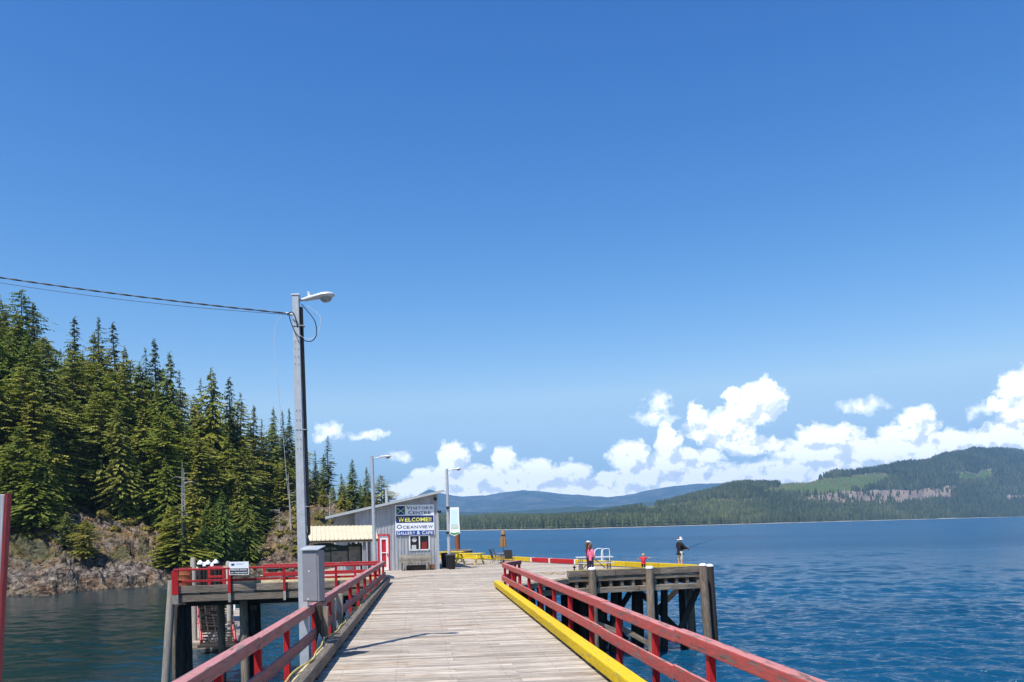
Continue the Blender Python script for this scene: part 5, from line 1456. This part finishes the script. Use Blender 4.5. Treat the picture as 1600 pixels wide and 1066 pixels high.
# banner
bn0 = D(711, 838, 50.4)
bn = thing('banner', bn0, -YAW, 'white pointed street banner with pale blue picture and green foot on the far lamp post', 'banner')
def bq(u, v, y=0): q = D(u, v, 50.4) - bn0; return Vector((q.dot(RT), y, q.z))
def banner_sheet(pts, y, th=.012):
    mb = MB(); mb.prism([bq(u, v, y) for u, v in pts], (0, th, 0)); return mb
build('cloth', banner_sheet([(703, 793), (717, 792.5), (717.5, 815), (719, 833), (710, 838), (702.5, 834), (702.8, 812)], 0), M['signwhite'], bn)
m, nt, b = mat('banner picture'); P = nd(nt, 'ShaderNodeTexCoord').outputs['Object']; s_ = nd(nt, 'ShaderNodeSeparateXYZ'); nt.links.new(P, s_.inputs[0])
c = ramp(nt, mth(nt, 'ADD', s_.outputs[2], mth(nt, 'MULTIPLY', nz(nt, P, 4, 4, .6), .5)), [(.55, (.25, .42, .30)), (.85, (.55, .60, .50)), (1.1, (.45, .58, .62)), (1.45, (.30, .60, .78)), (1.8, (.55, .76, .85))]); nt.links.new(c, b.inputs[0]); b.inputs['Roughness'].default_value = .7
build('picture', banner_sheet([(705, 797), (714, 796.5), (715, 815), (716.5, 826), (704.5, 827)], -.008, .004), m, bn)
build('green_foot', banner_sheet([(703.6, 832), (710, 833), (717.5, 831.5), (717, 833.5), (710, 836.5), (704, 834)], -.008, .004), plain('leaf green', (.05, .30, .07), .6), bn)
for v in (793.5, 832.5):
    mb = MB(); mb.tube(bq(699, v, .03), bq(718, v - .5, .03), .025, n=8); mb.box(bq(699.5, v, .02), (.16, .2, .14)); build('bracket', mb, M['black'], bn)

# ------------------------------------------------------------------ bins, tables, umbrella
for k, (u, v, lbl) in enumerate([(704.5, 889.5, 'black ribbed plastic rubbish bin in front, at the foot of the banner lamp post'), (697, 886.5, 'black plastic rubbish bin half hidden behind the other bin')]):
    o = thing('rubbish_bin', G(u, v, 0.004), rnd.uniform(-.2, .2), lbl, 'bin')
    mb = MB(); mb.lathe([(.24, 0), (.25, .02), (.29, .78), (.31, .80), (.31, .86), (.28, .86), (.26, .5)], 20); build('body', mb, M['black'], o, smooth=True)
    mb = MB()
    for i in range(10):
        a = 2 * math.pi * i / 10; mb.beam((.25 * math.cos(a), .25 * math.sin(a), .03), (.296 * math.cos(a), .296 * math.sin(a), .76), .02, .02)
    build('rib', mb, M['black'], o)
    mb = MB(); mb.lathe([(.325, .85), (.33, .90), (.22, .95), (.2, .92)], 20); build('lid', mb, plain('dull bin rim', (.05, .05, .055), .6), o, smooth=True)
def picnic(loc, rz, label, grp=None, mt='yellowpaint'):
    o = thing('picnic_table', loc, rz, label, 'picnic table', grp)
    mb = MB(); [mb.beam((-1.05, y, .76), (1.05, y, .76), .13, .04) for y in (-.3, -.15, 0, .15, .3)]; build('tabletop', mb, M[mt], o, bevel=.005)
    for y in (-.72, .72):
        mb = MB(); mb.beam((-1.05, y, .45), (1.05, y, .45), .24, .04); build('seat', mb, M[mt], o, bevel=.005)
    for x in (-.75, .75):
        for s in (-1, 1):
            mb = MB(); mb.beam((x, s * .68, .0), (x, s * .18, .74), .13, .06, up=(1, 0, 0)); build('leg', mb, M[mt], o)
        mb = MB(); mb.beam((x + .05, -.8, .405), (x + .05, .8, .405), .04, .09); build('crossbar', mb, M[mt], o)
    return o
picnic(G(734, 882, .004), -YAW - .42, 'yellow wooden picnic table, the right one, clear of the bins')
picnic(G(703, 878.5, .004), -YAW - .15, 'yellow wooden picnic table, the left one, behind the bins and lamp post')
# closed umbrella, chairs, table
uc = G(787, 880, .004)
um = thing('patio_umbrella', uc, 0, 'closed tan patio umbrella tied with a dark strap', 'umbrella')
mb = MB(); mb.tube((0, 0, 0), (0, 0, 2.35), .022, n=10); build('pole', mb, M['greymesh'], um, smooth=True)
mb = MB(); N = 18; prof = [(.15, 1.12), (.20, 1.15), (.19, 1.4), (.165, 1.75), (.13, 1.95), (.17, 2.02), (.15, 2.15), (.06, 2.33), (.02, 2.38)]
b0_ = len(mb.v)
for (ra, z) in prof:
    for j in range(N):
        a = 2 * math.pi * j / N; q = ra * (1 + (.22 if j % 2 else -.15) * (z < 1.95)); mb.v.append((q * math.cos(a), q * math.sin(a), z))
for i in range(len(prof) - 1):
    for j in range(N):
        f = (i * N + j, i * N + (j + 1) % N, (i + 1) * N + (j + 1) % N, (i + 1) * N + j); mb.f.append(f); mb.uv += [(0, 0)] * 4; mb.r.append(.5); mb.m.append(0)
build('canopy', mb, M['tan'], um)
mb = MB(); mb.lathe([(.15, 1.90), (.155, 1.93), (.15, 1.96)], 14); build('strap', mb, M['black'], um)
mb = MB(); mb.lathe([(.26, 0), (.26, .05), (.08, .09), (.04, .2)], 16); build('base', mb, M['black'], um, smooth=True)
def chair(loc, rz, label, gp):
    o = thing('patio_chair', loc, rz, label, 'chair', gp)
    mb = MB(); mb.box((0, 0, .43), (.5, .48, .03)); build('seat', mb, M['chairdark'], o)
    mb = MB(); mb.beam((0, .22, .42), (0, .42, 1.02), .5, .03, up=(0, -1, .3)); build('backrest', mb, M['chairdark'], o)
    for s in (-1, 1):
        mb = MB(); mb.path(smooth_path([(s * .27, -.24, .02), (s * .27, -.26, .6), (s * .27, -.1, .66), (s * .27, .3, .66)]), .016, 6); mb.path([(s * .27, .34, .02), (s * .27, .22, .42), (s * .27, .44, 1.06)], .016, 6); build('side_frame', mb, M['greymesh'], o, smooth=True)
    return o
chair(G(775, 882, .004), 1.35 - YAW, 'dark sling patio chair left of the closed umbrella, facing right', 'patio chairs')
chair(G(779.5, 879, .004), 1.7 - YAW, 'dark sling patio chair just behind the leftmost one by the umbrella', 'patio chairs')
chair(G(796, 883, .004), math.pi - YAW - .2, 'dark sling patio chair right of the closed umbrella with its back to the camera', 'patio chairs')
tb = thing('patio_table', G(787, 880.6, .004), 0, 'small round patio table around the umbrella pole', 'table')
mb = MB(); mb.lathe([(.50, .70), (.52, .715), (.50, .73)], 20); build('tabletop', mb, M['galvpaint'], tb)
for a in (0, 2.1, 4.2):
    mb = MB(); mb.path([(.40 * math.cos(a), .40 * math.sin(a), 0), (.30 * math.cos(a), .30 * math.sin(a), .70)], .018, 6); build('leg', mb, M['greymesh'], tb)

# metal picnic table by the people
tc0 = G(929, 891, .004)
mt_ = thing('picnic_table', tc0, -YAW, 'long pale slab picnic table on dark steel legs beside the person in pink', 'picnic table')
mb = MB(); mb.box((0, 0, .74), (2.1, .75, .05)); build('tabletop', mb, M['tabletop'], mt_, bevel=.01)
for y in (-.62, .62):
    mb = MB(); mb.box((.05, y, .43), (2.0, .26, .04)); build('seat', mb, M['tabletop'], mt_)
for x in (-.78, .82):
    mb = MB()
    for dx in (-.1, 0, .1): mb.beam((x + dx, .0, 0), (x + dx, .0, .71), .035, .035, up=(0, 1, 0))
    mb.beam((x, -.7, .39), (x, .7, .39), .05, .05)
    for y in (-.62, .62): mb.beam((x, y, 0), (x, y, .41), .04, .04, up=(1, 0, 0))
    build('leg', mb, M['greymesh'], mt_)
mb = MB(); mb.beam((-.05, 0, .7), (.62, 0, .1), .04, .05); mb.beam((-.05, .02, .7), (-.65, .02, .1), .04, .05); build('brace', mb, M['greymesh'], mt_)
# white ladder hoops at the far edge
lc = fe_at(937) + inw * .1
ldr = thing('ladder_handrail', lc, math.atan2(fd.y, fd.x), 'white tubular ladder hoops at the far edge behind the pale table', 'ladder')
for x in (-.36, .36):
    mb = MB(); mb.path(smooth_path([(x, -.0, .0), (x, 0, .85), (x, -.15, 1.03), (x, -.45, 1.05), (x, -.62, .9), (x, -.62, -.4)], 5), .03, 8); build('hoop', mb, M['white'], ldr, smooth=True)
mb = MB(); mb.tube((-.36, -.62, .5), (.36, -.62, .5), .025, n=8); mb.tube((-.36, -.62, .1), (.36, -.62, .1), .025, n=8); build('rung', mb, M['white'], ldr, smooth=True)
# dolphin with capstan beyond the tables
dc = H(715, 74, WZ)
dp = thing('mooring_dolphin', dc, 0, 'round topped pile group with a brown post beyond the yellow tables', 'piles')
for i in range(7):
    a = i * .9; p = Vector((1.0 * math.cos(a), .7 * math.sin(a), 0)); mb = MB(); mb.tube(p + Z(-2), p * .9 + Z(4.5 + rnd.uniform(0, .2)), .22, n=10); build('pile', mb, M['pile'], dp, smooth=True)
mb = MB(); mb.lathe([(1.25, 4.35), (1.3, 4.4), (1.3, 4.75), (1.1, 4.85)], 18, sq=.7); build('wrapping', mb, M['pile'], dp, smooth=True)
mb = MB(); mb.tube((-.05, 0, 4.8), (-.05, 0, 6.4), .24, n=10); build('post', mb, M['rust'], dp, smooth=True)
# small fittings by the near edge of the right wing
mb = MB(); mb.tube((0, 0, 0), (0, 0, .55), .035, n=8); mb.tube((-.08, 0, .45), (.08, 0, .45), .03, n=8)
o = build('mooring_cleat', mb, M['black']); p = D(897.5, 893, 41); p.z = .01; o.location = p; tag(o, 'small black upright fitting on the deck near the pale table', 'cleat')
mb = MB(); mb.path(smooth_path([G(846, 894, .03), G(858, 897, .05), G(866, 894.5, .03), G(876, 897, .05), G(884, 894, .04)]), .02, 6)
tag(build('rope', mb, M['rope'], center=True), 'short loose rope on the deck edge beyond the right railing', 'rope')
# post at the left edge of the photo
pp_t, pp_b = D(-8, 772, 3.9), D(-36, 1290, 3.9)
th_ = R_(16); un_ = Vector((-math.sin(th_), math.cos(th_), 0)); sn_ = Vector((math.cos(th_), math.sin(th_), 0))
fp = thing('gate_post', (pp_b.x, pp_b.y, 0), 0, 'leaning square post with red side and bare grey face at the left edge', 'post')
dv = (pp_t - pp_b).normalized(); base = pp_t + dv * (-(pp_t.z) / dv.z)
s45 = (RT * .92 - FW * .38).normalized()
mb = MB(); mb.beam(base, pp_t, .10, .10, up=un_); 
M['greyface'] = wood('bare grey face', (.33, .33, .34), (.50, .50, .52), grime=.15)
pm = build('shaft', mb, [M['greyface'], M['redfaded']], fp, world=True, bevel=.004)
mb = MB(); mb.beam(base + sn_ * .056, pp_t + sn_ * .056 + Z(.004), .012, .103, up=un_); build('painted_side', mb, M['reddull'], fp, world=True)
# ------------------------------------------------------------------ people
def skin_obj(name, J, E, matl, parent, root, sub=1, world=False):
    me = bpy.data.meshes.new(name); keys = list(J); bm = bmesh.new()
    ly = bm.verts.layers.skin.verify()
    vs = {k: bm.verts.new(J[k][0]) for k in keys}; bm.verts.ensure_lookup_table()
    for a, b in E: bm.edges.new((vs[a], vs[b]))
    for k in keys:
        r = J[k][1]; r = (r, r) if not isinstance(r, tuple) else r
        vs[k][ly].radius = r; vs[k][ly].use_root = (k == root)
    bm.to_mesh(me); bm.free()
    o = link(name, me, matl, parent, world)
    o.modifiers.new('skin', 'SKIN'); s = o.modifiers.new('sub', 'SUBSURF'); s.levels = sub; s.render_levels = sub + 1
    for p in me.polygons: p.use_smooth = True
    o.modifiers['skin'].use_smooth_shade = True
    return o
M['skin'] = plain('skin', (.55, .31, .21), .6, 0, .05)
def person(loc, rz, h, label, arms, legs, cloth, hair, girl=False, build_w=1.0):
    """local frame: faces +y, x to the right. arms/legs: joint positions for h = 1.75"""
    k = h / 1.75; o = thing('person', loc, rz, label, 'person')
    S = lambda p: (p[0] * k, p[1] * k, p[2] * k)
    J = {'pel': (S((0, 0, .95)), (.13 * k, .10 * k)), 'wai': (S((0, 0, 1.10)), (.12 * k, .09 * k)), 'che': (S((0, -.01, 1.30)), (.15 * k, .10 * k)), 'nb': (S((0, 0, 1.45)), (.06 * k, .055 * k)),
         'nk': (S((0, .01, 1.52)), .052 * k), 'h1': (S((0, .03, 1.58)), (.066 * k, .075 * k)), 'h2': (S((0, .03, 1.65)), (.078 * k, .095 * k)), 'h3': (S((0, .02, 1.715)), (.065 * k, .075 * k)), 'nose': (S((0, .135, 1.625)), .012 * k)}
    E = [('pel', 'wai'), ('wai', 'che'), ('che', 'nb'), ('nb', 'nk'), ('nk', 'h1'), ('h1', 'h2'), ('h2', 'h3'), ('h2', 'nose')]
    for s, sd in ((-1, 'l'), (1, 'r')):
        el, wr = arms[sd]
        J[sd + 'sh'] = (S((s * .17, 0, 1.40)), .058 * k); J[sd + 'el'] = (S(el), .042 * k); J[sd + 'wr'] = (S(wr), .028 * k)
        d = (Vector(wr) - Vector(el)).normalized(); side = d.cross(Vector((0, 0, 1))).normalized() if abs(d.z) < .95 else Vector((0, 1, 0))
        pm_ = Vector(wr) + d * .06; J[sd + 'pa'] = (S(pm_), (.038 * k, .018 * k))
        E += [('che', sd + 'sh'), (sd + 'sh', sd + 'el'), (sd + 'el', sd + 'wr'), (sd + 'wr', sd + 'pa')]
        for i in range(4):
            f1 = pm_ + d * .045 + side * (.030 - .02 * i); f2 = f1 + d * (.035 - .004 * abs(i - 1)) - Vector((0, 0, .02))
            J['%sf%d' % (sd, i)] = (S(f1), .009 * k); J['%sg%d' % (sd, i)] = (S(f2), .008 * k); E += [(sd + 'pa', '%sf%d' % (sd, i)), ('%sf%d' % (sd, i), '%sg%d' % (sd, i))]
        th = pm_ - d * .02 + side * .05; J[sd + 't'] = (S(th), .010 * k); E.append((sd + 'pa', sd + 't'))
        hip, kn, an, toe = legs[sd]
        J[sd + 'hp'] = (S(hip), .082 * k); J[sd + 'kn'] = (S(kn), .056 * k); J[sd + 'an'] = (S(an), .038 * k); J[sd + 'to'] = (S(toe), (.045 * k, .028 * k))
        E += [('pel', sd + 'hp'), (sd + 'hp', sd + 'kn'), (sd + 'kn', sd + 'an'), (sd + 'an', sd + 'to')]
    skin_obj('body', J, E, M['skin'], o, 'pel')
    g = cloth
    def sub(names, grow, extra=None):
        jj = {n: (J[n][0], tuple((r + grow * k) for r in (J[n][1] if isinstance(J[n][1], tuple) else (J[n][1],) * 2))) for n in names}
        if extra: jj.update(extra)
        return jj
    # top garment
    t = g['top']; nm = ['pel', 'wai', 'che', 'nb', 'lsh', 'rsh', 'lel', 'rel']; ee = [('pel', 'wai'), ('wai', 'che'), ('che', 'nb'), ('che', 'lsh'), ('che', 'rsh'), ('lsh', 'lel'), ('rsh', 'rel')]
    jj = sub(nm, t[1])
    if t[2]:
        for sd in 'lr':
            a, b_ = Vector(J[sd + 'el'][0]), Vector(J[sd + 'wr'][0]); jj[sd + 'w2'] = (tuple(a.lerp(b_, .92)), (.036 * k + t[1] * k * .5,) * 2); ee.append((sd + 'el', sd + 'w2'))
    if t[3]: jj['hem'] = ((0, 0, t[3] * k), (.16 * k, .13 * k)); ee.append(('pel', 'hem'))
    skin_obj(t[4], jj, ee, t[0], o, 'pel')
    # trousers / shorts
    b_ = g['bottom']; jj = sub(['pel', 'wai', 'lhp', 'rhp', 'lkn', 'rkn'], b_[1]); ee = [('pel', 'wai'), ('pel', 'lhp'), ('pel', 'rhp'), ('lhp', 'lkn'), ('rhp', 'rkn')]
    if b_[2]:
        for sd in 'lr':
            a, c_ = Vector(J[sd + 'kn'][0]), Vector(J[sd + 'an'][0]); jj[sd + 'a2'] = (tuple(a.lerp(c_, .93)), (.05 * k,) * 2); ee.append((sd + 'kn', sd + 'a2'))
    skin_obj(b_[3], jj, ee, b_[0], o, 'pel')
    for sd in 'lr':
        a, t_ = Vector(J[sd + 'an'][0]), Vector(J[sd + 'to'][0]); mb = MB(); mb.ball(((a.x + t_.x) / 2, (a.y + t_.y) / 2, .045 * k), .052 * k, .135 * k, .05 * k, 10, 6)
        build('shoe', mb, g['shoe'], o, smooth=True)
    for s in (-1, 1):
        mb = MB(); mb.ball((s * .03 * k, .118 * k, 1.655 * k), .008 * k, n=6, k=4); build('eye', mb, M['black'], o, smooth=True)
        mb = MB(); mb.ball((s * .083 * k, .02 * k, 1.64 * k), .01 * k, .02 * k, .032 * k, 6, 5); build('ear', mb, M['skin'], o, smooth=True)
    if hair:
        mb = MB(); hm, ln = hair
        mb.ball((0, -.005 * k, 1.685 * k), .095 * k, .112 * k, .095 * k, 12, 8)
        if ln: mb.path([(0, -.05 * k, 1.68 * k), (0, -.095 * k, 1.56 * k), (0, -.11 * k, (1.52 - ln) * k)], [.085 * k, .085 * k, .045 * k], 10)
        build('hair', mb, hm, o, smooth=True)
    return o, k
ST = {'l': ((-.09, 0, .90), (-.10, .01, .50), (-.11, 0, .09), (-.12, .14, .045)), 'r': ((.09, 0, .90), (.10, .02, .50), (.11, 0, .09), (.13, .14, .045))}
pink = plain('pink jacket', (.80, .16, .27), .85, 0, .12); maroon = plain('maroon shirt', (.16, .02, .05), .85, 0, .15); navyc = plain('dark leggings', (.02, .025, .05), .85, 0, .15)
blk = plain('black shirt', (.012, .012, .014), .85, 0, .15); khaki = plain('beige shorts', (.55, .52, .47), .85, 0, .12); redv = plain('red life vest', (.6, .02, .03), .7, 0, .12); brownh = plain('brown hair', (.11, .05, .025), .8); blond = plain('fair hair', (.50, .33, .20), .8)
shoe = plain('shoe', (.35, .35, .37), .7)
hang = {'l': ((-.22, -.02, 1.14), (-.20, .08, .93)), 'r': ((.22, -.02, 1.14), (.20, .08, .93))}
feet = lambda u, d: H(u, d, .006)
g1, k = person(feet(922.5, 42.6), -YAW - .9, 1.55, 'person in a pink jacket with brown hair standing at the pale table', hang, ST, {'top': (pink, .03, True, .78, 'jacket'), 'bottom': (navyc, .012, True, 'leggings'), 'shoe': shoe}, (brownh, .12))
w1, k = person(feet(918.5, 43.6), -YAW - 1.2, 1.70, 'person in a white cap and maroon shirt half hidden behind the pink jacket', hang, ST, {'top': (maroon, .022, True, .84, 'shirt'), 'bottom': (navyc, .012, True, 'trousers'), 'shoe': shoe}, (brownh, .2))
mb = MB(); mb.ball((0, 0, 1.72 * k), .105 * k, .12 * k, .065 * k, 12, 8); mb.ball((0, .13 * k, 1.70 * k), .07 * k, .08 * k, .012 * k, 10, 4); build('cap', mb, M['white'], w1, smooth=True)
c1, k = person(feet(1004, 43.3), -YAW - .6, .98, 'small child in a red life vest holding both arms out', {'l': ((-.36, .06, 1.33), (-.54, .12, 1.22)), 'r': ((.36, .06, 1.36), (.54, .12, 1.38))}, ST,
   {'top': (redv, .045, False, .92, 'life_vest'), 'bottom': (navyc, .015, True, 'trousers'), 'shoe': shoe}, (blond, 0))
c1.scale = (1.18, 1.18, 1.0)
mb = MB(); mb.ball((0, 0, 1.64 * k), .125 * k, .14 * k, .155 * k, 12, 8); build('hair', mb, blond, c1, smooth=True)
m1, k = person(feet(1061.5, 44.6), -YAW - 1.15, 1.80, 'person in black top, beige shorts and white sun hat fishing at the far edge', {'l': ((-.23, .10, 1.16), (-.10, .33, 1.10)), 'r': ((.24, .12, 1.16), (.12, .36, 1.16))}, ST,
   {'top': (blk, .035, True, .88, 'shirt'), 'bottom': (khaki, .018, False, 'shorts'), 'shoe': shoe}, (brownh, 0))
m1.scale = (1.12, 1.12, 1.0)
mb = MB(); mb.lathe([(.155, 1.665), (.165, 1.67), (.11, 1.70), (.10, 1.79), (.05, 1.82), (.005, 1.825)], 16, (0, .01, .0)); build('sun_hat', mb, M['white'], m1, smooth=True)
hd = WM[m1.name] @ Vector((.11 * k, .42 * k, 1.16 * k)); dr_ = (WM[m1.name].to_3x3() @ Vector((-.1, 1, .25))).normalized()
fr_ = thing('fishing_rod', hd, 0, 'thin dark fishing rod held by the person in the sun hat', 'fishing rod')
mb = MB(); mb.path([hd - dr_ * .35, hd, hd + dr_ * .9, hd + dr_ * 1.9 - Z(.06)], [.014, .012, .007, .003], 6); build('shaft', mb, M['black'], fr_, world=True, smooth=True)
mb = MB(); mb.tube(hd + dr_ * .05 - Z(.08) - RT * .03, hd + dr_ * .05 - Z(.08) + RT * .03, .045, n=10); build('reel', mb, M['black'], fr_, world=True, smooth=True)

# ------------------------------------------------------------------ air
mb = MB(); X, Y0, Y1 = 10600, -1400, 10600
mb.box((0, (Y0 + Y1) / 2, 0), (2 * X, Y1 - Y0, 1))
HZ = (WZ - 5 - 10, 640)
mb.v = [(x, y, HZ[0] if z < 0 else HZ[1]) for (x, y, z) in mb.v]
m = bpy.data.materials.new('haze air'); m.use_nodes = True; nt = m.node_tree; nt.nodes.clear()
v = nd(nt, 'ShaderNodeVolumePrincipled'); v.inputs['Color'].default_value = (.30, .60, 1.0, 1); v.inputs['Density'].default_value = 9.5e-5; v.inputs['Anisotropy'].default_value = .0
o_ = nd(nt, 'ShaderNodeOutputMaterial'); nt.links.new(v.outputs[0], o_.inputs['Volume'])
hz_o = tag(build('haze', mb, m), kind='stuff')
print('objects', len(bpy.data.objects))
